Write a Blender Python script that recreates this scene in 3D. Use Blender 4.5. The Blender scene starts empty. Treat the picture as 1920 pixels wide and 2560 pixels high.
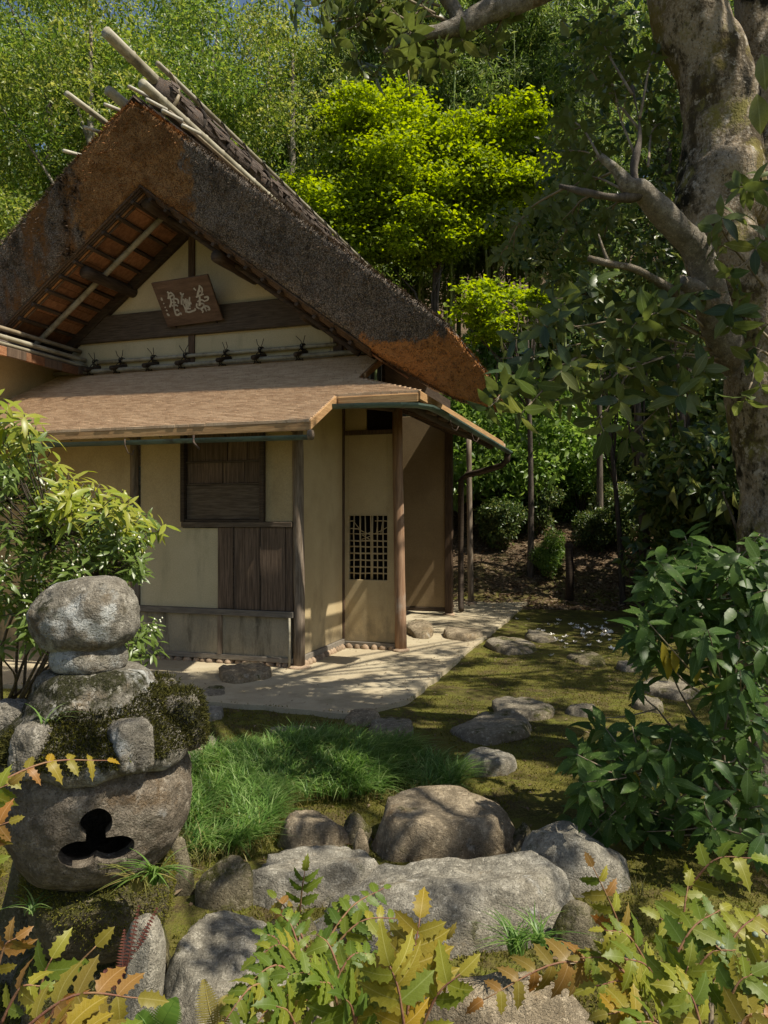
import bpy, bmesh, math, random
import numpy as np
from mathutils import Vector, Matrix, noise as mnoise

scene = bpy.context.scene
COL = scene.collection
R = math.radians
PI = math.pi

# ------------------------------------------------------------------ camera
F, EYE, HOR = 1900.0, 1.6, 1300.0        # focal length in photo pixels, eye height, horizon row
cam_d = bpy.data.cameras.new('camera')
cam = bpy.data.objects.new('camera', cam_d)
COL.objects.link(cam)
cam.location = (0, 0, EYE)
cam.rotation_euler = (R(90), 0, 0)
cam_d.sensor_fit = 'HORIZONTAL'
cam_d.sensor_width = 36.0
cam_d.lens = 36.0 * F / 1920.0
cam_d.shift_y = 20.0 / 2560.0
cam_d.clip_start = 0.05
cam_d.clip_end = 400
scene.camera = cam

# ------------------------------------------------------------------ light
SUN = Vector((0.577, -0.294, 1.0)).normalized()
world = bpy.data.worlds.new('World')
scene.world = world
world.use_nodes = True
wn = world.node_tree.nodes
wn.clear()
w_out = wn.new('ShaderNodeOutputWorld')
w_bg = wn.new('ShaderNodeBackground')
w_sky = wn.new('ShaderNodeTexSky')
w_sky.sky_type = 'NISHITA'
w_sky.sun_disc = False
w_sky.sun_elevation = math.asin(SUN.z)
w_sky.sun_rotation = math.atan2(SUN.x, SUN.y)
w_sky.air_density = 1.0
w_sky.dust_density = 1.5
w_sky.ozone_density = 1.0
w_bg.inputs['Strength'].default_value = 0.08
world.node_tree.links.new(w_sky.outputs[0], w_bg.inputs[0])
world.node_tree.links.new(w_bg.outputs[0], w_out.inputs[0])
sun_d = bpy.data.lights.new('sun', 'SUN')
sun_d.energy = 5.0
sun_d.angle = R(0.55)
sun_d.color = (1.0, 0.93, 0.80)
sun = bpy.data.objects.new('sun', sun_d)
COL.objects.link(sun)
sun.rotation_euler = SUN.to_track_quat('Z', 'Y').to_euler()
sun.location = SUN * 60
scene.view_settings.view_transform = 'Standard'
scene.view_settings.look = 'None'
scene.view_settings.gamma = 1.0
scene.view_settings.exposure = 0.45
scene.view_settings.use_curve_mapping = False
scene.cycles.max_bounces = 6
scene.cycles.diffuse_bounces = 4
scene.cycles.glossy_bounces = 2
scene.cycles.transmission_bounces = 4
scene.cycles.sample_clamp_indirect = 4.0


# ------------------------------------------------------------------ helpers
def at(px, py, d):
    """photo pixel at depth d (metres in front of the camera) -> point in the garden"""
    return Vector(((px - 960) * d / F, d, EYE - (py - HOR) * d / F))


def gnd(px, py, z=0.0):
    d = (EYE - z) * F / (py - HOR)
    return Vector(((px - 960) * d / F, d, z))


def props(o, label=None, cat=None, group=None, kind=None):
    if label: o['label'] = label
    if cat: o['category'] = cat
    if group: o['group'] = group
    if kind: o['kind'] = kind
    return o


def empty(name, loc, rz=0.0, label=None, cat=None, group=None):
    o = bpy.data.objects.new(name, None)
    o.empty_display_size = 0.2
    COL.objects.link(o)
    o.location = loc
    o.rotation_euler = (0, 0, rz)
    return props(o, label, cat, group)


def link(name, me, parent=None, M=None, kind=None):
    o = bpy.data.objects.new(name, me)
    COL.objects.link(o)
    if parent is not None: o.parent = parent
    if M is not None: o.matrix_basis = M
    if kind: o['kind'] = kind
    return o


class MB:
    """collects geometry for ONE mesh object"""
    def __init__(s):
        s.v = []; s.f = []

    def add(s, vs, fs):
        n = len(s.v)
        s.v.extend([tuple(v) for v in vs])
        s.f.extend([tuple(i + n for i in f) for f in fs])
        return s

    def box(s, x0, x1, y0, y1, z0, z1):
        vs = [(x, y, z) for z in (z0, z1) for y in (y0, y1) for x in (x0, x1)]
        return s.add(vs, [(0, 2, 3, 1), (4, 5, 7, 6), (0, 1, 5, 4), (2, 6, 7, 3), (0, 4, 6, 2), (1, 3, 7, 5)])

    def obox(s, c, ax, ay, az, hx, hy, hz):
        c = Vector(c); ax = Vector(ax).normalized(); ay = Vector(ay).normalized(); az = Vector(az).normalized()
        vs = [c + ax * (hx * i) + ay * (hy * j) + az * (hz * k) for k in (-1, 1) for j in (-1, 1) for i in (-1, 1)]
        return s.add(vs, [(0, 2, 3, 1), (4, 5, 7, 6), (0, 1, 5, 4), (2, 6, 7, 3), (0, 4, 6, 2), (1, 3, 7, 5)])

    def prism(s, poly, y0, y1):
        """polygon in (x,z), extruded along y"""
        n = len(poly)
        vs = [(x, y0, z) for x, z in poly] + [(x, y1, z) for x, z in poly]
        fs = [tuple(range(n)), tuple(range(2 * n - 1, n - 1, -1))]
        fs += [(i, i + n, (i + 1) % n + n, (i + 1) % n) for i in range(n)]
        return s.add(vs, fs)

    def slab(s, pts, off):
        n = len(pts)
        pts = [Vector(p) for p in pts]; off = Vector(off)
        vs = pts + [p + off for p in pts]
        fs = [tuple(range(n)), tuple(range(2 * n - 1, n - 1, -1))]
        fs += [(i, i + n, (i + 1) % n + n, (i + 1) % n) for i in range(n)]
        return s.add(vs, fs)

    def tube(s, pts, rad, n=8, caps=True, bump=None):
        pts = [Vector(p) for p in pts]
        if not hasattr(rad, '__len__'): rad = [rad] * len(pts)
        vs = []; fs = []
        t0 = (pts[1] - pts[0]).normalized()
        up = Vector((0, 0, 1)) if abs(t0.z) < 0.9 else Vector((0, 1, 0))
        u = t0.cross(up).normalized()
        for i, p in enumerate(pts):
            a = pts[max(i - 1, 0)]; b = pts[min(i + 1, len(pts) - 1)]
            t = (b - a).normalized()
            u = (u - t * u.dot(t)).normalized()
            w = t.cross(u)
            for k in range(n):
                an = 2 * PI * k / n
                dr = u * math.cos(an) + w * math.sin(an)
                r = rad[i]
                q = p + dr * r
                if bump: q = q + dr * bump(q, r)
                vs.append(q)
        for i in range(len(pts) - 1):
            for k in range(n):
                fs.append((i * n + k, i * n + (k + 1) % n, (i + 1) * n + (k + 1) % n, (i + 1) * n + k))
        if caps:
            fs.append(tuple(range(n - 1, -1, -1)))
            fs.append(tuple((len(pts) - 1) * n + k for k in range(n)))
        return s.add(vs, fs)

    def mesh(s, name, mat, smooth=False):
        me = bpy.data.meshes.new(name)
        me.from_pydata(s.v, [], s.f)
        if mat: me.materials.append(mat)
        if smooth: me.polygons.foreach_set('use_smooth', [True] * len(me.polygons))
        me.update()
        return me

    def build(s, name, mat, parent=None, smooth=False, bevel=0.0, kind=None):
        o = link(name, s.mesh(name, mat, smooth), parent, None, kind)
        if bevel:
            m = o.modifiers.new('bevel', 'BEVEL')
            m.width = bevel; m.segments = 1; m.limit_method = 'ANGLE'
        return o


def spline(pts, n):
    """Catmull-Rom through pts; entries may carry extra numbers (radius)"""
    P = np.array(pts, float)
    P = np.vstack([2 * P[0] - P[1], P, 2 * P[-1] - P[-2]])
    out = []
    m = len(P) - 3
    for i in range(n):
        t = i / (n - 1) * m
        k = min(int(t), m - 1); t -= k
        a, b, c, d = P[k], P[k + 1], P[k + 2], P[k + 3]
        out.append(0.5 * ((2 * b) + (-a + c) * t + (2 * a - 5 * b + 4 * c - d) * t * t + (-a + 3 * b - 3 * c + d) * t ** 3))
    return np.array(out)


def npmesh(name, V, T, mat, smooth=False):
    """triangles or quads from numpy arrays"""
    me = bpy.data.meshes.new(name)
    k = T.shape[1]
    me.vertices.add(len(V)); me.vertices.foreach_set('co', np.ascontiguousarray(V, np.float32).ravel())
    me.loops.add(T.size); me.loops.foreach_set('vertex_index', np.ascontiguousarray(T, np.int32).ravel())
    me.polygons.add(len(T)); me.polygons.foreach_set('loop_start', np.arange(0, T.size, k, dtype=np.int32))
    if smooth: me.polygons.foreach_set('use_smooth', np.ones(len(T), bool))
    me.materials.append(mat)
    me.update(calc_edges=True)
    return me


def unit(a):
    return a / (np.linalg.norm(a, axis=-1, keepdims=True) + 1e-9)


def leaf_cloud(P, D, Nn, L, W, fold=0.25):
    """one folded diamond leaf per row: base P, direction D, normal Nn, length L, width W"""
    S = unit(np.cross(D, Nn)); Nn = unit(np.cross(S, D))
    L = L[:, None]; W = W[:, None]
    a = P; b = P + D * L * 0.45 + S * W * 0.5 + Nn * W * fold
    c = P + D * L - Nn * L * 0.12; d = P + D * L * 0.45 - S * W * 0.5 + Nn * W * fold
    n = len(P)
    V = np.stack([a, b, c, d], 1).reshape(-1, 3)
    i = np.arange(n)[:, None] * 4
    T = np.concatenate([i + [0, 1, 2], i + [0, 2, 3]], 1).reshape(-1, 3)
    return V, T


def fbm(p, o=3):
    return mnoise.fractal(p, 1.0, 2.0, o)


# ------------------------------------------------------------------ materials
class NT:
    def __init__(s, name):
        s.m = bpy.data.materials.new(name); s.m.use_nodes = True
        s.t = s.m.node_tree; s.t.nodes.clear()
        s.out = s.t.nodes.new('ShaderNodeOutputMaterial')

    def n(s, typ, ins=None, **kw):
        nd = s.t.nodes.new(typ)
        for k, v in kw.items(): setattr(nd, k, v)
        for k, v in (ins or {}).items():
            if isinstance(v, bpy.types.NodeSocket): s.t.links.new(v, nd.inputs[k])
            else: nd.inputs[k].default_value = v
        return nd

    def coord(s, stretch=(1, 1, 1), kind='Object'):
        c = s.n('ShaderNodeTexCoord').outputs[kind]
        return s.n('ShaderNodeMapping', {'Vector': c, 'Scale': stretch}).outputs[0]

    def noise(s, scale, stretch=(1, 1, 1), detail=5, rough=0.6, co=None):
        return s.n('ShaderNodeTexNoise', {'Vector': co or s.coord(stretch), 'Scale': scale, 'Detail': detail, 'Roughness': rough}).outputs[0]

    def smooth(s, val, lo, hi, o0=0.0, o1=1.0):
        return s.n('ShaderNodeMapRange', {'Value': val, 'From Min': lo, 'From Max': hi, 'To Min': o0, 'To Max': o1}, interpolation_type='SMOOTHSTEP').outputs[0]

    def math(s, op, a, b=0.0):
        return s.n('ShaderNodeMath', {0: a, 1: b}, operation=op).outputs[0]

    def mix(s, f, a, b):
        nd = s.n('ShaderNodeMix', data_type='RGBA')
        for k, v in ((0, f), (6, a), (7, b)):
            if isinstance(v, bpy.types.NodeSocket): s.t.links.new(v, nd.inputs[k])
            else: nd.inputs[k].default_value = v if k == 0 else (*v, 1)
        return nd.outputs[2]

    def bump(s, h, strength, dist, normal=None):
        ins = {'Height': h, 'Strength': strength, 'Distance': dist}
        if normal: ins['Normal'] = normal
        return s.n('ShaderNodeBump', ins).outputs[0]

    def finish(s, col, rough=0.8, spec=0.3, normal=None):
        p = s.n('ShaderNodeBsdfPrincipled')
        for k, v in (('Base Color', col), ('Roughness', rough), ('Specular IOR Level', spec), ('Normal', normal)):
            if v is None: continue
            if isinstance(v, bpy.types.NodeSocket): s.t.links.new(v, p.inputs[k])
            else: p.inputs[k].default_value = (*v, 1) if k == 'Base Color' else v
        s.t.links.new(p.outputs[0], s.out.inputs[0])
        return s.m


def surf(name, c1, c2, scale=4, stretch=(1, 1, 1), rough=0.85, spec=0.25, bump=0.4, bscale=60, bdist=0.006,
         bstretch=None, lo=0.35, hi=0.65, layers=(), rand=0.0, foot=None):
    """two-tone noisy surface with extra stain layers: (colour, scale, lo, hi, stretch, upward)"""
    t = NT(name)
    col = t.mix(t.smooth(t.noise(scale, stretch), lo, hi), c1, c2)
    fine = t.noise(bscale, bstretch or stretch, 6, 0.65)
    col = t.mix(t.smooth(fine, 0.3, 0.7), col, t.n('ShaderNodeHueSaturation', {'Color': col, 'Value': 1.3, 'Fac': 1.0}).outputs[0])
    for (c, sc, l, h, st, up) in layers:
        f = t.smooth(t.noise(sc, st, 7, 0.68), l, h)
        if up is not None:
            g = t.n('ShaderNodeNewGeometry').outputs['Normal']
            z = t.n('ShaderNodeSeparateXYZ', {0: g}).outputs[2]
            f = t.math('MULTIPLY', f, t.smooth(z, up - 0.35, up + 0.35))
        col = t.mix(f, col, c)
    if foot:
        z = t.n('ShaderNodeSeparateXYZ', {0: t.coord()}).outputs[2]
        z = t.math('ADD', z, t.smooth(t.noise(5, (1, 1, 0.6), 8, 0.7), 0.2, 0.8, 0.3, -0.3))
        col = t.mix(t.smooth(z, 0.42, 0.02, 0, 0.7), col, foot)
    if rand:
        r = t.n('ShaderNodeObjectInfo').outputs['Random']
        col = t.n('ShaderNodeHueSaturation', {'Color': col, 'Value': t.smooth(r, 0, 1, 1 - rand, 1 + rand)}).outputs[0]
    nm = t.bump(fine, bump, bdist)
    return t.finish(col, rough, spec, nm)


def leafmat(name, cols, trans=0.35, rough=0.4, spec=0.4, src='island', tcol=None, speck=None, vein=False):
    t = NT(name)
    r = (t.n('ShaderNodeNewGeometry').outputs['Random Per Island'] if src == 'island'
         else t.n('ShaderNodeObjectInfo').outputs['Random'])
    ramp = t.n('ShaderNodeValToRGB', {0: r})
    e = ramp.color_ramp.elements
    while len(e) < len(cols): e.new(0.5)
    for i, c in enumerate(cols):
        e[i].position = i / (len(cols) - 1); e[i].color = (*c, 1)
    col = ramp.outputs[0]
    if src == 'object' or vein:
        col = t.mix(t.smooth(t.noise(38, detail=3), 0.4, 0.75, 0, 0.5), col,
                    t.n('ShaderNodeHueSaturation', {'Color': col, 'Value': 0.55, 'Hue': 0.49}).outputs[0])
    if vein:
        sx = t.n('ShaderNodeSeparateXYZ', {0: t.n('ShaderNodeTexCoord').outputs['Object']})
        ax = t.math('ABSOLUTE', sx.outputs[0])
        w = t.math('FRACT', t.math('ADD', t.math('MULTIPLY', sx.outputs[1], 9.0), t.math('MULTIPLY', ax, -8.0)))
        vl = t.math('MAXIMUM', t.smooth(ax, 0.02, 0.008), t.math('MULTIPLY', t.smooth(w, 0.12, 0.04), 0.45))
        col = t.mix(t.math('MULTIPLY', vl, 0.6), col, t.n('ShaderNodeHueSaturation', {'Color': col, 'Value': 1.7, 'Saturation': 0.8}).outputs[0])
    if speck:
        col = t.mix(t.smooth(t.noise(speck[1], detail=1), speck[2], speck[2] + 0.03), col, speck[0])
    p = t.n('ShaderNodeBsdfPrincipled', {'Base Color': col, 'Roughness': rough, 'Specular IOR Level': spec})
    tc = t.n('ShaderNodeHueSaturation', {'Color': col, 'Hue': 0.488, 'Saturation': 1.1, 'Value': 1.5}).outputs[0]
    tr = t.n('ShaderNodeBsdfTranslucent', {'Color': tc})
    mx = t.n('ShaderNodeMixShader', {0: trans, 1: p.outputs[0], 2: tr.outputs[0]})
    t.t.links.new(mx.outputs[0], t.out.inputs[0])
    return t.m


GREY_MOSS = (0.05, 0.055, 0.018)
M = {}
M['plaster'] = surf('ochre_plaster', (0.37, 0.285, 0.155), (0.425, 0.335, 0.19), 1.6, foot=(0.20, 0.165, 0.105), bump=0.25, bscale=90, bdist=0.003,
                    layers=[((0.27, 0.20, 0.105), 2.3, 0.52, 0.85, (1, 1, 0.5), None), ((0.23, 0.16, 0.08), 90, 0.66, 0.72, (1, 1, 0.35), None), ((0.48, 0.39, 0.23), 70, 0.66, 0.72, (0.35, 1, 1), None)])
M['plaster_gable'] = surf('gable_plaster', (0.46, 0.385, 0.235), (0.51, 0.435, 0.275), 1.4, bump=0.25, bscale=90, bdist=0.003, layers=[((0.37, 0.30, 0.175), 2.3, 0.52, 0.85, (1, 1, 0.5), None)])
M['plaster_shaded'] = surf('shaded_plaster', (0.20, 0.14, 0.075), (0.24, 0.175, 0.095), 1.6, bump=0.25, bscale=90, bdist=0.003)  # darker copy of the plaster, the rear wall's shade put into its colour
M['plaster_pale'] = surf('pale_plaster', (0.42, 0.365, 0.225), (0.47, 0.41, 0.265), 1.3, bump=0.25, bscale=90, bdist=0.003,
                         layers=[((0.32, 0.28, 0.18), 3, 0.5, 0.85, (1.5, 1, 0.4), None)])
M['plaster_stained'] = surf('stained_plaster', (0.30, 0.26, 0.18), (0.20, 0.18, 0.13), 2.0, (1.6, 1, 0.7), bump=0.3, bscale=70, bdist=0.003,
                            layers=[((0.07, 0.062, 0.045), 2.2, 0.48, 0.75, (2.5, 1, 0.5), None), ((0.36, 0.32, 0.24), 7, 0.6, 0.85, (1, 1, 1), None)])
M['wood_dark'] = surf('dark_timber', (0.055, 0.034, 0.02), (0.095, 0.06, 0.036), 9, (6, 6, 0.5), rough=0.7, bump=0.5, bscale=16, bdist=0.004, rand=0.2)
M['wood_beam'] = surf('dark_beam', (0.06, 0.043, 0.028), (0.105, 0.08, 0.055), 9, (0.5, 6, 6), rough=0.7, bump=0.5, bscale=16, bdist=0.004, rand=0.2)
M['wood_deep'] = surf('smoked_timber', (0.035, 0.024, 0.016), (0.065, 0.046, 0.03), 9, (0.5, 0.5, 6), rough=0.75, bump=0.4, bscale=16, bdist=0.004, rand=0.2)
M['wood_grey'] = surf('weathered_timber', (0.105, 0.078, 0.053), (0.19, 0.15, 0.11), 9, (5, 5, 0.5), rough=0.8, bump=0.6, bscale=16, bdist=0.004, rand=0.15)
M['wood_rail'] = surf('weathered_rail', (0.12, 0.105, 0.085), (0.19, 0.165, 0.13), 9, (0.5, 5, 5), rough=0.8, bump=0.6, bscale=16, bdist=0.004, rand=0.15)
M['plank'] = surf('brown_planks', (0.075, 0.05, 0.033), (0.13, 0.09, 0.06), 7, (7, 7, 0.35), rough=0.75, bump=0.7, bscale=14, bdist=0.005,
                  layers=[((0.05, 0.033, 0.022), 10, 0.55, 0.7, (9, 9, 0.25), None)], rand=0.18)
M['log'] = surf('polished_log', (0.20, 0.115, 0.065), (0.30, 0.19, 0.115), 5, (5, 5, 0.4), rough=0.55, bump=0.35, bscale=14, bdist=0.004,
                layers=[((0.42, 0.38, 0.32), 2, 0.52, 0.7, (1, 1, 0.5), None)])
M['black'] = surf('painted_shade', (0.012, 0.009, 0.007), (0.018, 0.014, 0.011), 4, rough=0.95, spec=0.05)  # near black paint in place of the shade inside the house
M['bamboo'] = surf('dried_bamboo', (0.22, 0.195, 0.135), (0.32, 0.295, 0.22), 5, (1, 0.3, 1), rough=0.5, bump=0.15, bscale=50,
                   layers=[((0.11, 0.09, 0.055), 6, 0.48, 0.75, (1, 0.5, 1), None)], rand=0.15)
M['bamboo_pale'] = surf('pale_bamboo', (0.38, 0.35, 0.28), (0.48, 0.45, 0.37), 5, rough=0.45, bump=0.15, bscale=50, rand=0.1)
M['bamboo_shade'] = surf('shaded_bamboo', (0.20, 0.16, 0.10), (0.27, 0.22, 0.15), 5, rough=0.5, bump=0.15, bscale=50)  # darker copy of the bamboo, shade put into its colour
M['bark_roll'] = surf('cedar_bark', (0.06, 0.045, 0.035), (0.125, 0.098, 0.08), 9, (9, 0.6, 9), rough=0.9, bump=1.0, bscale=18, bdist=0.012,
                      layers=[((0.19, 0.10, 0.05), 7, 0.56, 0.7, (6, 0.8, 6), None), ((0.22, 0.19, 0.16), 9, 0.6, 0.68, (12, 0.5, 12), None)])
M['soffit'] = surf('soffit_boards', (0.17, 0.075, 0.035), (0.24, 0.12, 0.06), 5, (1, 5, 5), rough=0.7, bump=0.4, bscale=20,
                   layers=[((0.07, 0.035, 0.02), 2, 0.5, 0.8, (1, 1, 1), None)], rand=0.3)
M['shingle'] = surf('cypress_shingles', (0.36, 0.245, 0.15), (0.47, 0.345, 0.225), 6, (0.8, 3, 3), rough=0.8, bump=0.5, bscale=40, bstretch=(8, 1, 1),
                    layers=[((0.24, 0.155, 0.095), 9, 0.55, 0.75, (0.7, 4, 4), None), ((0.56, 0.44, 0.31), 30, 0.55, 0.72, (6, 1, 1), None)])
M['shingle_edge'] = surf('shingle_edge', (0.30, 0.17, 0.075), (0.42, 0.26, 0.12), 6, (0.5, 0.5, 12), rough=0.8, bump=0.6, bscale=30, bstretch=(0.6, 0.6, 9))
M['copper'] = surf('green_copper', (0.05, 0.075, 0.062), (0.11, 0.16, 0.13), 3, (0.6, 0.6, 3), rough=0.5, spec=0.4, bump=0.2, bscale=30,
                   layers=[((0.05, 0.04, 0.03), 4, 0.5, 0.7, (1, 1, 1), None)])
M['rope'] = surf('black_rope', (0.018, 0.014, 0.011), (0.03, 0.024, 0.018), 40, rough=0.95)
M['wire'] = surf('rusty_wire', (0.06, 0.04, 0.03), (0.10, 0.07, 0.05), 40, rough=0.7)
M['plaque'] = surf('plaque_board', (0.085, 0.052, 0.034), (0.13, 0.083, 0.055), 5, (0.6, 3, 3), rough=0.75, bump=0.5, bscale=22, bstretch=(0.7, 5, 5))
M['ink'] = surf('pale_lettering', (0.36, 0.34, 0.29), (0.46, 0.44, 0.38), 8, rough=0.9)
M['pebble'] = surf('foundation_stones', (0.22, 0.15, 0.095), (0.33, 0.25, 0.17), 6, bump=0.4, bscale=50, rand=0.25)
M['earth'] = surf('packed_earth', (0.33, 0.275, 0.18), (0.40, 0.345, 0.235), 1.3, bump=0.5, bscale=110, bdist=0.004,
                  layers=[((0.28, 0.23, 0.145), 4, 0.48, 0.75, (1, 1, 1), None), ((0.20, 0.19, 0.085), 1.4, 0.58, 0.8, (1, 1, 1), None),
                          ((0.22, 0.165, 0.10), 60, 0.68, 0.74, (1, 1, 1), None)])


def stone(name, a, b, moss=None, lichen=(0.42, 0.41, 0.36), moss_lo=0.52, up=0.4, lic=0.6, bdist=0.01, bs=1.0, moss2=True):
    t = NT(name)
    big = t.noise(2.4, detail=7, rough=0.62); mid = t.noise(9, detail=6, rough=0.7); fine = t.noise(60, detail=5, rough=0.7)
    c = t.mix(t.smooth(big, 0.36, 0.64), a, b)
    c = t.mix(t.smooth(mid, 0.36, 0.7), tuple(0.55 * q for q in a), c)
    c = t.mix(t.smooth(t.noise(3.3, (1, 1, 1.4), 7, 0.7), 0.52, 0.68), c, (0.62 * a[0], 0.50 * a[1], 0.36 * a[2]))
    c = t.mix(t.smooth(fine, 0.50, 0.80), c, tuple(0.45 * q for q in a))
    c = t.mix(t.smooth(t.noise(48, detail=4, rough=0.7), 0.5, 0.8, 0, 0.6), c, tuple(min(1, 1.2 * q) for q in b))
    c = t.mix(t.smooth(t.noise(1.3, detail=5), 0.40, 0.62, 0, 0.6), c, (0.55 * a[0], 0.5 * a[1], 0.42 * a[2]))
    c = t.mix(t.smooth(t.noise(5.2, detail=6, rough=0.62), lic, lic + 0.10, 0, 0.85), c, lichen)
    if moss:
        z = t.n('ShaderNodeSeparateXYZ', {0: t.n('ShaderNodeNewGeometry').outputs['Normal']}).outputs[2]
        f = t.math('MULTIPLY', t.smooth(t.noise(4.5, detail=8, rough=0.68), moss_lo, moss_lo + 0.10), t.smooth(z, up - 0.4, up + 0.3))
        c = t.mix(f, c, t.mix(t.smooth(fine, 0.4, 0.6), tuple(0.55 * q for q in moss), moss))
    pit = t.noise(150, detail=3, rough=0.6); grain = t.noise(34, detail=5, rough=0.75)
    c = t.mix(t.smooth(grain, 0.52, 0.66, 0, 0.75), c, tuple(0.42 * q for q in a))
    c = t.mix(t.smooth(grain, 0.46, 0.34, 0, 0.5), c, tuple(min(1, 1.3 * q) for q in b))
    c = t.mix(t.smooth(pit, 0.58, 0.66, 0, 0.7), c, tuple(0.3 * q for q in a))
    nm = t.bump(mid, 1.0, bdist * 2.6, t.bump(big, 0.6, bdist * 3))
    nm = t.bump(grain, 1.0, bdist * 1.4, nm)
    nm = t.bump(pit, bs, bdist * 0.5, nm)
    return t.finish(c, 0.92, 0.15, nm)


MOSS = (0.085, 0.085, 0.018)
MOSSD = (0.035, 0.036, 0.012)
M['lantern'] = stone('lantern_granite', (0.290, 0.261, 0.205), (0.455, 0.422, 0.354), MOSSD, (0.50, 0.51, 0.48), 0.56, 0.2, 0.52, 0.012)
M['lantern_body'] = stone('lantern_body_granite', (0.276, 0.228, 0.168), (0.400, 0.348, 0.273), None, (0.40, 0.39, 0.36), 0.6, 0.3, 0.60, 0.014)
M['lantern_roof'] = stone('lantern_mossy_granite', (0.290, 0.261, 0.205), (0.455, 0.422, 0.354), MOSSD, (0.50, 0.51, 0.48), 0.46, -0.2, 0.54, 0.012)
M['lantern_base'] = stone('lantern_base_moss', (0.207, 0.174, 0.112), (0.304, 0.254, 0.168), MOSS, (0.30, 0.29, 0.22), 0.36, 0.15, 0.66, 0.012)
M['rock_grey'] = stone('grey_rock', (0.400, 0.368, 0.292), (0.635, 0.589, 0.478), MOSS, (0.54, 0.53, 0.48), 0.57, 0.2, 0.60, 0.014)
M['rock_tan'] = stone('tan_rock', (0.414, 0.335, 0.224), (0.621, 0.515, 0.360), MOSS, (0.50, 0.47, 0.40), 0.57, 0.1, 0.62, 0.014)
M['rock_moss'] = stone('mossy_rock', (0.290, 0.248, 0.161), (0.455, 0.402, 0.279), MOSS, (0.44, 0.42, 0.36), 0.45, 0.1, 0.62, 0.014)
M['rock_step'] = stone('stepping_stone', (0.331, 0.288, 0.211), (0.497, 0.442, 0.335), MOSS, (0.44, 0.42, 0.37), 0.52, 0.2, 0.62, 0.010)

# moss lawn: patches of moss, bare brown earth, thin grass
t = NT('moss_lawn')
c = t.mix(t.smooth(t.noise(1.1), 0.35, 0.62), (0.05, 0.05, 0.014), (0.17, 0.155, 0.032))
c = t.mix(t.smooth(t.noise(3.2, detail=7), 0.48, 0.62), c, (0.085, 0.062, 0.03))
c = t.mix(t.smooth(t.noise(7.5, detail=7), 0.50, 0.62), c, (0.14, 0.15, 0.024))
c = t.mix(t.smooth(t.noise(70, detail=4), 0.42, 0.7), c, (0.15, 0.135, 0.04))
c = t.mix(t.smooth(t.noise(120, detail=2), 0.62, 0.7), c, (0.16, 0.11, 0.06))
sep = t.n('ShaderNodeSeparateXYZ', {0: t.coord()})
lit = t.mix(t.smooth(t.noise(24, detail=6), 0.42, 0.62), (0.085, 0.06, 0.036), (0.19, 0.135, 0.085))
lit = t.mix(t.smooth(t.noise(2.0, detail=5), 0.5, 0.65), lit, (0.06, 0.05, 0.022))
c = t.mix(t.smooth(t.math('ADD', sep.outputs[1], t.smooth(t.noise(0.6), 0, 1, -2, 2)), 14.4, 15.8), c, lit)
nb = t.bump(t.noise(9, detail=6), 0.7, 0.05)
M['moss'] = t.finish(c, 0.95, 0.1, t.bump(t.noise(90, detail=5), 1.0, 0.02, nb))

# thatch: cut verge face weathered grey-black with straw colour where it is sheltered
t = NT('thatch_verge')
sp = t.n('ShaderNodeSeparateXYZ', {0: t.coord()})
fine = t.noise(75, (1, 1, 1), 5, 0.75)
big = t.noise(3.0, (1, 1, 1), 6, 0.65)
x = t.math('ADD', sp.outputs[0], t.smooth(t.noise(4.5, detail=4), 0.2, 0.8, -0.22, 0.22))
ap = t.math('MULTIPLY', t.smooth(x, -3.12, -2.98), t.smooth(x, -1.36, -1.5))
lowr = t.smooth(t.math('ADD', sp.outputs[2], t.smooth(t.noise(5, detail=6), 0.2, 0.8, -0.14, 0.14)), 3.50, 3.43)
straw = t.mix(t.smooth(big, 0.38, 0.62), (0.28, 0.15, 0.062), (0.50, 0.285, 0.125))
straw = t.mix(t.smooth(fine, 0.46, 0.62), straw, (0.10, 0.05, 0.026))
oran = t.mix(t.smooth(fine, 0.5, 0.68), (0.62, 0.28, 0.095), (0.42, 0.18, 0.065))  # straw of the lower tip, sunlight put into the brighter orange
grey = t.mix(t.smooth(fine, 0.40, 0.64), (0.075, 0.06, 0.046), (0.46, 0.385, 0.315))
grey = t.mix(t.math('MULTIPLY', t.smooth(t.noise(2.6, (1, 1, 0.6), 8, 0.75), 0.5, 0.66), 0.75), grey, (0.03, 0.025, 0.018))
grey = t.mix(t.smooth(t.noise(5, (1, 1, 1), 8, 0.75), 0.54, 0.7), grey, (0.16, 0.105, 0.06))
greyl = t.mix(t.smooth(t.noise(3.2, (1.6, 1, 0.5), 5), 0.48, 0.64), grey, (0.25, 0.125, 0.05))
grey = t.mix(t.smooth(sp.outputs[0], -2.2, -2.6), grey, greyl)
streak = t.math('MULTIPLY', t.smooth(t.math('ABSOLUTE', t.math('ADD', x, 3.12)), 0.2, 0.02), t.smooth(t.noise(9, (1, 1, 0.5), 8, 0.7), 0.44, 0.6))
c = t.mix(ap, grey, straw)
c = t.mix(lowr, c, oran)
c = t.mix(streak, c, (0.018, 0.014, 0.010))
M['thatch'] = t.finish(c, 0.95, 0.05, t.bump(fine, 1.0, 0.03, t.bump(t.noise(22, detail=4), 0.8, 0.05)))
M['thatch_top'] = surf('weathered_thatch', (0.12, 0.10, 0.08), (0.21, 0.18, 0.15), 6, (9, 0.8, 1), rough=0.95, bump=1.0, bscale=40, bdist=0.03,
                       layers=[((0.08, 0.08, 0.03), 2, 0.55, 0.7, (1, 1, 1), None)])
M['straw'] = surf('straw_ends', (0.10, 0.075, 0.055), (0.20, 0.145, 0.10), 9, rough=0.95)
M['straw_gold'] = surf('straw_golden', (0.30, 0.15, 0.055), (0.22, 0.10, 0.04), 9, rough=0.95)

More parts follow.
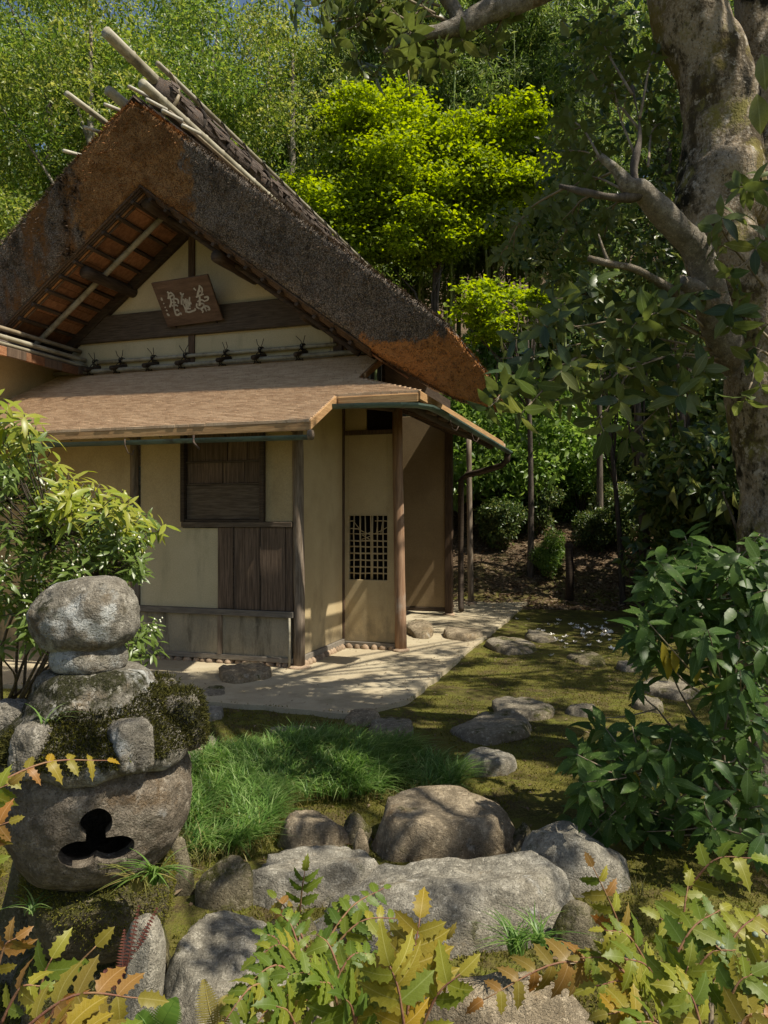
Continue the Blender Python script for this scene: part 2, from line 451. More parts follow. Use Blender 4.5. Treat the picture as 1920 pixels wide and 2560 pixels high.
M['bark'] = stone('grey_bark', (0.42, 0.37, 0.29), (0.58, 0.53, 0.44), None, (0.13, 0.12, 0.045), 0.6, 0.2, 0.58, 0.02)
t = NT('mottled_bark')
c = t.mix(t.smooth(t.noise(2.6, detail=6), 0.38, 0.62), (0.165, 0.12, 0.07), (0.33, 0.26, 0.175))
c = t.mix(t.smooth(t.noise(60, detail=6, rough=0.75), 0.42, 0.66), c, (0.38, 0.33, 0.26))
c = t.mix(t.smooth(t.noise(26, (1.6, 1.6, 0.7), 8, 0.8), 0.54, 0.62), c, (0.05, 0.04, 0.026))
c = t.mix(t.smooth(t.noise(5, (1, 1, 0.6), 8, 0.7), 0.50, 0.60), c, (0.07, 0.053, 0.03))
c = t.mix(t.smooth(t.noise(3.1, (1, 1, 0.7), 8, 0.7), 0.53, 0.63), c, (0.15, 0.12, 0.035))
c = t.mix(t.smooth(t.noise(1.9, (1, 1, 0.6), 7, 0.65), 0.55, 0.62), c, (0.018, 0.016, 0.010))
c = t.mix(t.smooth(t.noise(3.6, (1, 1, 0.8), 9, 0.75), 0.53, 0.66), c, (0.21, 0.185, 0.055))
c = t.mix(t.smooth(t.noise(14, detail=6, rough=0.7), 0.56, 0.66), c, (0.42, 0.37, 0.30))
M['bark_big'] = t.finish(c, 0.9, 0.15, t.bump(t.noise(55, detail=6), 1.0, 0.012, t.bump(t.noise(9, (1, 1, 0.5), 6), 0.8, 0.04)))
M['bark_dark'] = surf('dark_bark', (0.05, 0.04, 0.03), (0.11, 0.09, 0.07), 6, (4, 4, 0.6), bump=0.8, bscale=30, bdist=0.015, rand=0.25)
M['twig'] = surf('twig_bark', (0.13, 0.10, 0.065), (0.22, 0.18, 0.12), 12, bump=0.5, bscale=60, rand=0.2)
M['stem_red'] = surf('reddish_stem', (0.17, 0.075, 0.05), (0.22, 0.13, 0.06), 12, rough=0.6)
M['culm'] = surf('green_culm', (0.17, 0.22, 0.07), (0.28, 0.30, 0.12), 2, (1, 1, 0.4), rough=0.45, bump=0.1, rand=0.4)

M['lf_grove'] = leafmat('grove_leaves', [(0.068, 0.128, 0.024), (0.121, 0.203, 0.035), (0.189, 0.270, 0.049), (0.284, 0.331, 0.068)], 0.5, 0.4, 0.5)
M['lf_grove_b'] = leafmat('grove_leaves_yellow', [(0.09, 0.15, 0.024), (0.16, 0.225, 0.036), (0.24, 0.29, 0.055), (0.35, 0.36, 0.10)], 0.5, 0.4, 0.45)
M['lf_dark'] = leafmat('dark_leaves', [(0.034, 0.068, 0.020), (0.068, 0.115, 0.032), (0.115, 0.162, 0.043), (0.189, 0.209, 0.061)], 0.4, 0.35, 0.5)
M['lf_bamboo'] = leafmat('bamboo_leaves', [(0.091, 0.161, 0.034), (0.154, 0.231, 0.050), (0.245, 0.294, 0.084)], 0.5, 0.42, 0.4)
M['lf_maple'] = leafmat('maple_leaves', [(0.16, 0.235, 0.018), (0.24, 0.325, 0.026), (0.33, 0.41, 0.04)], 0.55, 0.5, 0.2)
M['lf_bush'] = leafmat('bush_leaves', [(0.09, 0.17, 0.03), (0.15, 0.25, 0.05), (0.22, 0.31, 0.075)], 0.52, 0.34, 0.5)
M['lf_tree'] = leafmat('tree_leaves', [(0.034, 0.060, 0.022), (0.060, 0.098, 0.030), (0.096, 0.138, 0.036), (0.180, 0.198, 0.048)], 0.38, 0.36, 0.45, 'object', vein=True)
M['lf_aucuba'] = leafmat('speckled_leaves', [(0.032, 0.08, 0.015), (0.055, 0.115, 0.021), (0.09, 0.155, 0.03)], 0.40, 0.42, 0.28, 'object', vein=True, speck=((0.24, 0.28, 0.11), 95, 0.675))
M['lf_aucuba_new'] = leafmat('fresh_speckled_leaves', [(0.06, 0.14, 0.018), (0.10, 0.19, 0.026)], 0.42, 0.35, 0.45, 'object')
M['lf_aucuba_old'] = leafmat('yellowed_leaves', [(0.30, 0.25, 0.025), (0.22, 0.21, 0.03)], 0.42, 0.4, 0.4, 'object')
M['lf_shrub'] = leafmat('shrub_leaves', [(0.065, 0.117, 0.026), (0.111, 0.176, 0.036), (0.169, 0.227, 0.046)], 0.4, 0.34, 0.45, 'object', vein=True)
M['lf_shrub_new'] = leafmat('fresh_shrub_leaves', [(0.26, 0.33, 0.03), (0.34, 0.38, 0.045), (0.38, 0.38, 0.07)], 0.5, 0.36, 0.45, 'object')
M['lf_mahonia'] = leafmat('holly_leaves', [(0.10, 0.15, 0.02), (0.16, 0.20, 0.024), (0.23, 0.25, 0.03), (0.31, 0.27, 0.035)], 0.38, 0.45, 0.28, 'object', vein=True)
M['lf_mahonia_g'] = leafmat('holly_leaves_green', [(0.07, 0.125, 0.018), (0.13, 0.19, 0.024), (0.20, 0.245, 0.03)], 0.4, 0.45, 0.28, 'object', vein=True)
M['lf_mahonia_y'] = leafmat('holly_leaves_yellow', [(0.38, 0.24, 0.02), (0.30, 0.235, 0.028), (0.24, 0.22, 0.03)], 0.42, 0.45, 0.28, 'object', vein=True)
M['lf_mahonia_o'] = leafmat('holly_leaves_orange', [(0.32, 0.15, 0.035), (0.27, 0.165, 0.045), (0.22, 0.19, 0.03), (0.25, 0.21, 0.03)], 0.38, 0.45, 0.28, 'object', vein=True)
M['grass'] = leafmat('grass_blades', [(0.065, 0.145, 0.03), (0.12, 0.23, 0.045), (0.20, 0.325, 0.08), (0.34, 0.44, 0.17)], 0.5, 0.4, 0.4)
M['grass_dry'] = leafmat('dry_grass', [(0.30, 0.25, 0.09), (0.22, 0.20, 0.06), (0.14, 0.17, 0.04)], 0.3, 0.5, 0.3)
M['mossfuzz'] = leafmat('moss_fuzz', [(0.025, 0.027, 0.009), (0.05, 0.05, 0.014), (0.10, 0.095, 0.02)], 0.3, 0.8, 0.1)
M['mossfuzz_lit'] = leafmat('moss_fuzz_lit', [(0.088, 0.094, 0.018), (0.138, 0.138, 0.022), (0.200, 0.175, 0.037)], 0.3, 0.8, 0.1)  # lighter copy of the moss, sunlight put into its colour
M['litter'] = leafmat('fallen_leaves', [(0.12, 0.08, 0.045), (0.20, 0.14, 0.085), (0.30, 0.235, 0.15)], 0.2, 0.7, 0.2)
M['petal'] = surf('white_petals', (0.62, 0.58, 0.50), (0.72, 0.68, 0.62), 20, rough=0.6)
M['berry'] = surf('grey_green_berries', (0.14, 0.18, 0.12), (0.20, 0.24, 0.17), 20, rough=0.5)
M['flower'] = surf('cream_buds', (0.55, 0.55, 0.42), (0.62, 0.62, 0.5), 20, rough=0.6)
M['fern_red'] = leafmat('reddish_fern', [(0.20, 0.07, 0.055), (0.26, 0.11, 0.08)], 0.35, 0.5, 0.3)
M['fern'] = leafmat('green_fern', [(0.10, 0.20, 0.03), (0.15, 0.25, 0.04)], 0.45, 0.5, 0.3)
M['fern_dry'] = leafmat('yellow_fern', [(0.36, 0.30, 0.08), (0.42, 0.36, 0.12)], 0.4, 0.5, 0.3)
# ------------------------------------------------------------------ ground
def hill(x, y):
    s = 14.0 + min(max(2.0 - x, 0), 6) * 0.6
    if x > 5: s -= min(x - 5, 6) * 0.5
    t = max(y - s, 0)
    z = 0.36 * t * min(t / 2.0, 1.0) + 0.14 * max(0, t - 12)
    return min(z, 34)


def gz(x, y):
    z = -0.045 + 0.035 * mnoise.noise(Vector((x * 0.7, y * 0.7, 3.1))) + 0.016 * mnoise.noise(Vector((x * 2.7, y * 2.7, 7.7))) + 0.008 * mnoise.noise(Vector((x * 5.5, y * 5.5, 1.7)))
    return z + hill(x, y) + (0.25 * mnoise.noise(Vector((x * 0.5, y * 0.5, 0))) * min(hill(x, y), 1))


def axis(breaks):
    out = []
    for a, b, st in breaks:
        n = max(1, int(round((b - a) / st)))
        out += [a + (b - a) * i / n for i in range(n)]
    return out + [breaks[-1][1]]


xs = axis([(-90, -20, 10), (-20, -6, 1), (-6, -2.5, 0.3), (-2.5, 4, 0.09), (4, 9, 0.3), (9, 20, 1), (20, 90, 10)])
ys = axis([(-40, 0, 5), (0, 1.5, 0.3), (1.5, 9, 0.09), (9, 16, 0.2), (16, 34, 0.8), (34, 130, 8)])
gv = [(x, y, gz(x, y)) for y in ys for x in xs]
nx = len(xs)
gf = [(j * nx + i, j * nx + i + 1, (j + 1) * nx + i + 1, (j + 1) * nx + i) for j in range(len(ys) - 1) for i in range(nx - 1)]
g = MB(); g.add(gv, gf)
props(g.build('ground', M['moss'], None, True), kind='structure')

# ------------------------------------------------------------------ tea house
HP = gnd(743, 1677)
HR = R(-18.1)
HM = Matrix.Translation(HP) @ Matrix.Rotation(HR, 4, 'Z')
HMI = HM.inverted()


def hw(a, b, z=0.0):
    """tea house coordinates (along the front, into the house, up) -> garden"""
    return HM @ Vector((a, b, z))


# packed earth apron round the house
tv = MB()
edge = []
for i in range(61): edge.append((-7 + i * (8.22 / 60), -1.56 + 0.05 * mnoise.noise(Vector((i * 0.4, 0, 0)))))
for i in range(4, 60): edge.append((1.50 + 0.03 * mnoise.noise(Vector((i * 0.5, 4, 0))), -1.55 + i * 9.0 / 60))
edge += [(1.5, 7.4), (-7, 7.4)]
rz_ = lambda a, b: 0.004 * mnoise.noise(Vector((a * 1.5, b * 1.5, 0)))
tv.v = [tuple(hw(a, b, 0.0)) for a, b in edge]; n = len(edge)
tv.v += [tuple(hw(a, b, -0.16)) for a, b in edge]
tv.f = [tuple(range(n))] + [(i, i + n, (i + 1) % n + n, (i + 1) % n) for i in range(n)]
props(tv.build('earth_apron', M['earth']), kind='structure')

H = empty('tea_house', HP, HR, 'thatched tea house with ochre plaster walls, shingled lower roof and bamboo ridge poles', 'tea house')


def hb(name, mat, *b, bevel=0.004, parent=None, kind=None):
    m = MB()
    for q in (b if hasattr(b[0], '__len__') else [b]): m.box(*q)
    return m.build(name, M[mat] if isinstance(mat, str) else mat, parent or H, bevel=bevel, kind=kind)


def htube(name, mat, pts, r, n=10, parent=None, bump=None):
    m = MB(); m.tube(pts, r, n, True, bump)
    return m.build(name, M[mat], parent or H, True)


def wob(s, k=3.0, seed=0.0):
    return lambda q, r: s * mnoise.noise(Vector((q.x * k, q.y * k + seed, q.z * k)))


def log(name, mat, p0, p1, r0, r1, seed=0, bow=0.02, parent=None, n=12, w=0.006):
    p0 = Vector(p0); p1 = Vector(p1); rng = random.Random(seed)
    side = Vector((rng.uniform(-1, 1), rng.uniform(-1, 1), 0)) * bow
    pts = [p0.lerp(p1, i / 9) + side * math.sin(PI * i / 9) for i in range(10)]
    rr = [r0 + (r1 - r0) * i / 9 for i in range(10)]
    return htube(name, mat, pts, rr, n, parent, wob(w, 6, seed))


def cane(name, mat, p0, p1, r, node=0.28, parent=None, n=9, r1=None, seed=0):
    """bamboo pole with raised nodes and a hollow dark end"""
    p0 = Vector(p0); p1 = Vector(p1); L = (p1 - p0).length
    r1 = r1 or r; rng = random.Random(seed)
    ts = [0.0]; x = node * rng.uniform(0.3, 1.0)
    rr = [r]
    while x < L - 0.02:
        for dx, k in ((-0.012, 1.0), (0, 1.13), (0.012, 1.0)):
            ts.append((x + dx) / L); rr.append((r + (r1 - r) * x / L) * k)
        x += node * rng.uniform(0.85, 1.15)
    ts.append(1.0); rr.append(r1)
    sag = Vector((rng.uniform(-1, 1), rng.uniform(-1, 1), rng.uniform(-1, 1))) * min(0.01, L * 0.004)
    o = htube(name, mat, [p0.lerp(p1, t_) + sag * math.sin(PI * t_) for t_ in ts], rr, n, parent)
    return o


rng = random.Random(5)
# --- front wall (b = 0)
hb('wall_panel', 'plaster', -6.2, -2.09, 0.05, 0.10, 0.0, 2.75)
hb('wall_panel', 'plaster', -1.99, -1.43, 0.05, 0.10, 1.49, 2.75)
hb('wall_panel', 'plaster', -0.40, -0.075, 0.05, 0.10, 1.56, 2.75)
hb('wall_panel', 'plaster_pale', -1.99, -0.972, 0.045, 0.10, 0.60, 1.49)
hb('lower_panel', 'plaster_stained', -1.99, -0.97, 0.04, 0.09, 0.08, 0.53)
hb('lower_panel', 'plaster_stained', -0.92, -0.09, 0.04, 0.09, 0.08, 0.53)
hb('sill_beam', 'wood_rail', -1.99, -0.06, 0.02, 0.10, 0.045, 0.10)
hb('rail', 'wood_rail', -1.99, -0.045, -0.012, 0.09, 0.535, 0.60)
hb('stud', 'wood_grey', -0.97, -0.92, 0.015, 0.085, 0.10, 0.535)
hb('cross_beam', 'wood_beam', -1.42, -0.06, -0.005, 0.09, 1.50, 1.555)
log('post', 'wood_grey', (-2.04, 0.04, -0.02), (-2.07, 0.04, 2.8), 0.055, 0.05, 3, 0.006)
cane('bamboo_stud', 'bamboo', (-0.085, -0.012, 0.0), (-0.085, -0.012, 0.535), 0.013, 0.2)
m = MB(); m.tube([(0.0, 0.05, -0.02), (0.002, 0.05, 0.5), (-0.003, 0.05, 1.0), (-0.006, 0.05, 1.6), (-0.012, 0.05, 2.2), (-0.02, 0.05, 2.85)],
                 [0.062, 0.06, 0.061, 0.058, 0.06, 0.056], 14, True, wob(0.006, 5, 2))
m.build('corner_post', M['wood_grey'], H, True)
for i, (a0, a1) in enumerate(((-0.97, -0.775), (-0.77, -0.452), (-0.446, -0.15), (-0.145, -0.065))):
    hb('plank', 'plank', a0, a1, 0.02 + 0.004 * (i % 2), 0.06, 0.602, 1.498, bevel=0.006)
for a in (-0.772, -0.448):
    hb('plank_batten', 'wood_deep', a - 0.006, a + 0.006, 0.012, 0.03, 0.602, 1.498, bevel=0.002)
# window with board shutters
W = hb('window', 'black', -1.40, -0.42, 0.12, 0.14, 1.56, 2.7)  # black backing painted for the dark behind the shutters
for q in ((-1.435, -1.385, 0.0, 0.10, 1.556, 2.7), (-0.45, -0.40, 0.0, 0.10, 1.556, 2.7), (-1.385, -0.45, 0.01, 0.10, 1.557, 1.585)):
    hb('window_frame', 'wood_deep', *q, parent=W)
for z0, z1, cuts, mt, y in ((1.587, 1.965, (-1.383, -0.452), 'wood_rail', 0.05), (1.985, 2.215, (-1.383, -0.93, -0.66, -0.452), 'plank', 0.06),
                            (2.232, 2.45, (-1.383, -0.87, -0.62, -0.452), 'plank', 0.06), (2.466, 2.69, (-1.383, -0.9, -0.452), 'plank', 0.06)):
    for k in range(len(cuts) - 1):
        hb('shutter_board', mt if mt != 'wood_rail' else 'wood_beam', cuts[k] + 0.003, cuts[k + 1] - 0.003, y + 0.006 * (k % 2), y + 0.03, z0, z1, parent=W)
for z in (1.975, 2.2235, 2.458):
    hb('shutter_bar', 'wood_beam', -1.383, -0.452, 0.035, 0.058, z - 0.008, z + 0.008, parent=W)

# --- side wall of the front block (a = 0)
m = MB(); m.slab([(-0.08, 0.112, 0.115), (-0.08, 1.35, 0.115), (-0.08, 1.35, 3.45), (-0.08, 0.112, 2.86)], (0.068, 0, 0)); m.build('side_wall', M['plaster'], H, bevel=0.003)
hb('side_sill', 'wood_rail', -0.085, 0.012, 0.112, 1.37, 0.05, 0.112)
# --- recessed wall with the small door panel (b = 1.4)
hb('door_frame', 'wood_dark', -0.035, 0.0, 1.372, 1.46, 0.03, 3.1)
door = hb('door_panel', 'plaster', (0.0, 0.052, 1.40, 1.46, 0.085, 2.62), (0.552, 0.665, 1.40, 1.46, 0.085, 2.62),
          (0.052, 0.552, 1.40, 1.46, 1.63, 2.62), (0.052, 0.552, 1.40, 1.46, 0.085, 0.842), bevel=0.003)
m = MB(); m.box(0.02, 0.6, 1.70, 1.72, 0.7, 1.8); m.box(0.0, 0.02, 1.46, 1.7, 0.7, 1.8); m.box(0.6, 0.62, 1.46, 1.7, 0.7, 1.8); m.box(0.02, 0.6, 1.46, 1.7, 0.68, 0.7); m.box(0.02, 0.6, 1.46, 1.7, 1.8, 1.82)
m.build('shade_box', M['black'], H)  # black box painted for the shade behind the lattice


def wpx(x, y):   # lattice coordinates measured on the door window
    return Vector((0.052 + (x - 215) / 400 * 0.5, 1.43, 1.63 - (y - 385) / 685 * 0.788))


lat = MB(); lat.box(0.048, 0.556, 1.39, 1.408, 1.628, 1.636)
LW = lat.build('lattice_window', M['plaster'], H)
rr_ = random.Random(2)
for x, w in ((262, 9), (328, 11), (384, 8), (440, 10), (455, 9), (506, 8), (566, 9)):
    p = [wpx(x + rr_.uniform(-4, 4), y) + Vector((0, rr_.uniform(-0.004, 0.004), 0)) for y in (380, 560, 740, 900, 1075)]
    htube('lattice_bar', 'plaster', p, w * 0.00095, 6, LW)
for y, w, x0, x1 in ((442, 9, 210, 270), (442, 8, 480, 615), (525, 9, 210, 330), (580, 8, 210, 620), (655, 11, 210, 620), (718, 10, 210, 620),
                     (790, 12, 210, 620), (862, 10, 210, 620), (935, 10, 210, 620), (1002, 10, 210, 620)):
    p = [wpx(x0 + (x1 - x0) * k / 4, y + rr_.uniform(-3, 3)) + Vector((0, 0.008, 0)) for k in range(5)]
    htube('lattice_bar', 'plaster', p, w * 0.00095, 6, LW)
for x0, y0, x1, y1 in ((265, 452, 318, 522), (285, 520, 440, 590), (470, 582, 615, 505), (515, 400, 498, 560), (345, 600, 440, 560), (350, 590, 430, 640), (340, 640, 440, 600), (560, 450, 540, 590)):
    htube('lattice_bar', 'plaster', [wpx(x0, y0), wpx((x0 + x1) / 2, (y0 + y1) / 2 + 4), wpx(x1, y1)], 0.005, 5, LW)
hb('door_lintel', 'wood_dark', 0.0, 0.68, 1.385, 1.47, 2.622, 2.675)
hb('wall_panel', 'plaster', 0.0, 0.28, 1.41, 1.46, 2.677, 3.1)
hb('shade_panel', 'black', 0.282, 0.7, 1.43, 1.46, 2.677, 3.1)  # solid black panel painted for the unlit gap above the door
hb('door_sill', 'wood_rail', 0.0, 0.66, 1.37, 1.46, 0.03, 0.083)
m = MB(); m.tube([(0.725, 1.40, -0.01), (0.722, 1.40, 0.4), (0.71, 1.40, 0.9), (0.70, 1.40, 1.5), (0.685, 1.40, 2.2), (0.68, 1.40, 2.96)],
                 [0.073, 0.068, 0.066, 0.063, 0.062, 0.06], 16, True, wob(0.008, 4, 9))
m.build('entrance_post', M['log'], H, True)
hb('inner_wall', 'black', -0.76, -0.70, 1.75, 5.0, 0.0, 3.4)  # painted black for the shade inside the recess
# --- wall beyond the recess
hb('rear_wall', 'plaster_shaded', -0.7, 0.44, 4.86, 4.92, 0.12, 3.3)
hb('rear_sill', 'wood_deep', -0.7, 0.46, 4.84, 4.93, 0.05, 0.118)
hb('rear_post', 'wood_dark', 0.442, 0.56, 4.83, 4.95, 0.0, 3.3)
hb('sun_block_wall', 'wood_deep', 0.46, 0.5, 1.47, 5.0, 3.0, 3.56)  # added to block sun slipping between side roof and thatch
log('far_post', 'wood_grey', (0.53, 6.55, -0.02), (0.49, 6.55, 3.1), 0.055, 0.05, 4, 0.01)
for (a, b) in ((0.0, 4.4), (0.3, 5.9)):
    pass
# foundation stones
peb = [MB() for _ in range(3)]
pm = []
for k in range(3):
    bm = bmesh.new(); bmesh.ops.create_icosphere(bm, subdivisions=2, radius=1)
    for v in bm.verts:
        v.co *= 1 + 0.18 * mnoise.noise(v.co * 1.3 + Vector((k * 5, 0, 0)))
    me = bpy.data.meshes.new('foundation_stone'); bm.to_mesh(me); bm.free()
    me.polygons.foreach_set('use_smooth', [True] * len(me.polygons)); me.materials.append(M['pebble']); pm.append(me)


def fstone(a, b, s, sz, k):
    link('foundation_stone', pm[k % 3], H, Matrix.Translation((a, b, sz * 0.3)) @ Matrix.Rotation(k * 1.7, 4, 'Z') @ Matrix.Diagonal((s, s * 0.85, sz, 1)))


k = 0
a = -1.93
while a < -0.12:
    s = rng.uniform(0.045, 0.065); fstone(a, 0.06, s, 0.042, k); a += s * 1.85; k += 1
b = 0.2
while b < 1.33:
    s = rng.uniform(0.045, 0.06); fstone(0.0, b, s, 0.05, k); b += s * 1.75; k += 1
a = 0.06
while a < 0.64:
    s = rng.uniform(0.05, 0.065); fstone(a, 1.40, s, 0.055, k); a += s * 1.85; k += 1
fstone(0.725, 1.4, 0.13, 0.03, 1); fstone(0.0, 0.05, 0.12, 0.03, 2); fstone(0.53, 6.55, 0.12, 0.04, 4); fstone(0.5, 4.89, 0.12, 0.03, 5)

# --- gable wall (b = 1.4)
tri = [(-4.3, 3.0), (-0.02, 3.0), (-0.02, 3.86), (-2.17, 5.52), (-4.3, 3.86)]
m = MB(); m.prism(tri, 1.42, 1.50); m.build('gable_wall', M['plaster_gable'], H)
m = MB(); m.prism([(-4.24, 3.60), (-0.2, 3.60), (-0.2, 4.0), (-4.24, 4.0)], 1.412, 1.419); m.build('wall_band', M['plaster_pale'], H)
hb('gable_post', 'wood_dark', -2.215, -2.125, 1.385, 1.42, 3.62, 5.5)
hb('gable_beam', 'wood_beam', -3.98, -0.33, 1.35, 1.41, 4.02, 4.38, bevel=0.01)
hb('gable_post', 'wood_dark', -0.14, -0.02, 1.36, 1.46, 3.3, 3.9)
log('purlin', 'wood_deep', (-3.1, 0.45, 4.66), (-3.1, 1.5, 4.68), 0.075, 0.075, 7, 0.0)
log('purlin', 'wood_deep', (-1.24, 0.45, 4.66), (-1.24, 1.5, 4.68), 0.075, 0.075, 8, 0.0)
log('purlin', 'wood_deep', (-0.33, 0.9, 4.02), (-0.33, 1.5, 4.02), 0.07, 0.07, 8, 0.0)
log('ridge_purlin', 'wood_deep', (-2.17, 0.42, 5.40), (-2.17, 1.6, 5.40), 0.085, 0.085, 9, 0.0)

# --- thatched roof
RX = -2.17


def z_out(x):
    x = abs(x)
    if x < 3.75: return 6.50 - 0.775 * x - 0.05 * math.exp(-(x / 0.12) ** 2)
    if x < 4.2: return 3.594 - (x - 3.75) * 1.32
    return 3.0 - (x - 4.2) * 1.8


def z_in(x):
    x = abs(x)
    if x < 3.0: return 5.54 - 0.742 * x
    if x < 3.8: return 3.314 - (x - 3.0) * 0.60
    return max(2.834 - (x - 3.8) * 0.33, 2.70)


XM = 4.33
NX, NT_ = 132, 18
vs = []; fs = []
bst = [0.0] + [0.35 * i for i in range(1, 27)]
xsr = [-XM + 2 * XM * i / NX for i in range(NX + 1)]


def verge_b(x, tt):   # tt 0 outer edge, 1 inner edge : the cut face leans forward
    return 0.10 + 0.17 * tt


def vpoint(x, tt, amp=1.0):
    zo, zi = z_out(x), z_in(x)
    z = zo + (zi - zo) * tt
    p = Vector((RX + x, verge_b(x, tt), z))
    n1 = fbm(p * 3.0) * 0.022 + mnoise.noise(p * 14) * 0.012 + mnoise.noise(p * 31) * 0.008
    ed = min(tt, 1 - tt)
    rd = 0.05 * max(0, 1 - ed / 0.07) ** 2
    p.y += n1 * amp + rd
    p.z += 0.012 * mnoise.noise(p * 17) * amp
    return p


def dep(x):     # the roof turns a hip at the back, so the right slope is shorter near the eave
    return 1.0 if x < 0.6 else max(0.03, 1 - (x - 0.6) / 3.1 * 0.97)


# verge face
for j in range(NT_ + 1):
    for x in xsr: vs.append(vpoint(x, j / NT_))
W_ = NX + 1
for j in range(NT_):
    for i in range(NX): fs.append((j * W_ + i, j * W_ + i + 1, (j + 1) * W_ + i + 1, (j + 1) * W_ + i))
vm = MB(); vm.add(vs, fs)
TR = vm.build('thatch_roof', M['thatch'], H, True)
# top and underside
tm = MB(); vs = []; fs = []
for s_, b_ in enumerate(bst):
    for i, x in enumerate(xsr):
        if s_ == 0: vs.append(vpoint(x, 0.0))
        else:
            p = Vector((RX + x, 0.12 + b_ * dep(x), z_out(x))); p.z += 0.02 * fbm(p * 2.2) + 0.012 * mnoise.noise(p * 9); vs.append(p)
for s_ in range(len(bst) - 1):
    for i in range(NX): fs.append((s_ * W_ + i, (s_ + 1) * W_ + i, (s_ + 1) * W_ + i + 1, s_ * W_ + i + 1))
tm.add(vs, fs); tm.build('thatch_surface', M['thatch_top'], TR, True)
um = MB(); vs = []; fs = []
for s_, b_ in enumerate((0, 0.6, 2, 4, 6, 9.2)):
    for x in xsr: vs.append(vpoint(x, 1.0) if s_ == 0 else Vector((RX + x, 0.27 + b_ * dep(x), z_in(x))))
for s_ in range(5):
    for i in range(NX): fs.append((s_ * W_ + i, s_ * W_ + i + 1, (s_ + 1) * W_ + i + 1, (s_ + 1) * W_ + i))
# rear closing face
n0 = len(vs)
for x in xsr: vs.append(Vector((RX + x, 0.2 + 9.2 * dep(x), z_out(x))))
for i in range(NX): fs.append((5 * W_ + i, 5 * W_ + i + 1, n0 + i + 1, n0 + i))
um.add(vs, fs); um.build('thatch_underside', M['straw'], TR, True)

# straw stubble that breaks the cut face and its edges
nr = np.random.default_rng(3)
Pl = []; Dl = []
for q in range(22000):
    x = nr.uniform(-XM, XM); tt = nr.uniform(0, 1) if q % 3 else nr.choice([0.0, 0.01, 0.03, 0.99, 1.0])
    p = vpoint(x, tt); p.y += 0.012
    Pl.append(p)
    sgn = 1 if x > 0 else -1
    Dl.append(Vector((0.45 * sgn + nr.normal() * 0.4, -1.0, -0.35 + nr.normal() * 0.45 + (0.7 if tt < 0.05 else 0))))
Pl = np.array(Pl); Dl = unit(np.array(Dl)); Nl = unit(nr.normal(size=Pl.shape) + [0, -0.2, 1])
Ls = nr.uniform(0.02, 0.065, len(Pl)); Ws = nr.uniform(0.006, 0.014, len(Pl))
gold = ((Pl[:, 0] > -2.95) & (Pl[:, 0] < -1.45)) | ((Pl[:, 0] > 0) & (Pl[:, 2] < 3.44))
for nm_, mk, mt in (('straw_stubble', ~gold, 'straw'), ('straw_stubble', gold, 'straw_gold')):
    V, T = leaf_cloud(Pl[mk], Dl[mk], Nl[mk], Ls[mk], Ws[mk], 0.1)
    link(nm_, npmesh(nm_, V, T, M[mt]), TR, None, 'stuff')

# soffit boards, battens and the pole that carries them (both slopes)
for sgn in (-1, 1):
    ca, sa = math.cos(math.atan(0.742)), math.sin(math.atan(0.742))
    ax = Vector((sgn * ca, 0, -sa)); az = Vector((sgn * sa, 0, ca))
    apex = Vector((RX, 0, 5.54))
    q = 0.03; i = 0
    while q < 3.55:
        for bb0, bb1 in ((0.42, 0.93), (0.935, 1.42)):
            c = apex + ax * (q + 0.115) - az * (0.03 + 0.004 * (i % 2)); c.y = (bb0 + bb1) / 2
            m = MB(); m.obox(c, ax, (0, 1, 0), az, 0.113, (bb1 - bb0) / 2, 0.01); m.build('soffit_board', M['soffit'], H)
            i += 1
        q += 0.232
    for k in range(13):
        c = apex + ax * (0.20 + k * 0.262) - az * 0.062; c.y = 0.86
        m = MB(); m.obox(c, ax, (0, 1, 0), az, 0.022, 0.555, 0.02); m.build('soffit_batten', M['wood_deep'], H, bevel=0.004)
    p0 = apex + ax * 0.10 - az * 0.12; p1 = apex + ax * 3.3 - az * 0.12
    p0.y = p1.y = 0.80
    cane('soffit_pole', 'bamboo' if sgn < 0 else 'wood_deep', p0, p1, 0.036, 0.45, None, 10)
    p0 = apex + ax * 0.0 - az * 0.10; p1 = apex + ax * 3.2 - az * 0.10
    p0.y = p1.y = 1.37
    m = MB(); m.obox((p0 + p1) / 2, ax, (0, 1, 0), az, 1.6, 0.045, 0.06); m.build('gable_rafter', M['wood_deep'], H, bevel=0.006)
    for k in range(5):   # straw band along the inner edge of the thatch
        o0 = apex + ax * (-0.02) - az * (0.012 * k); o1 = apex + ax * 3.6 - az * (0.012 * k)
        o0.y = o1.y = 0.30 + 0.03 * k
        m = MB(); m.tube([o0, o0.lerp(o1, 0.33) + Vector((0, 0.008, 0.006)), o0.lerp(o1, 0.66), o1], 0.015, 6)
        m.build('eave_lath', M['straw_gold' if k == 3 and sgn < 0 else 'wood_dark'], H, True)

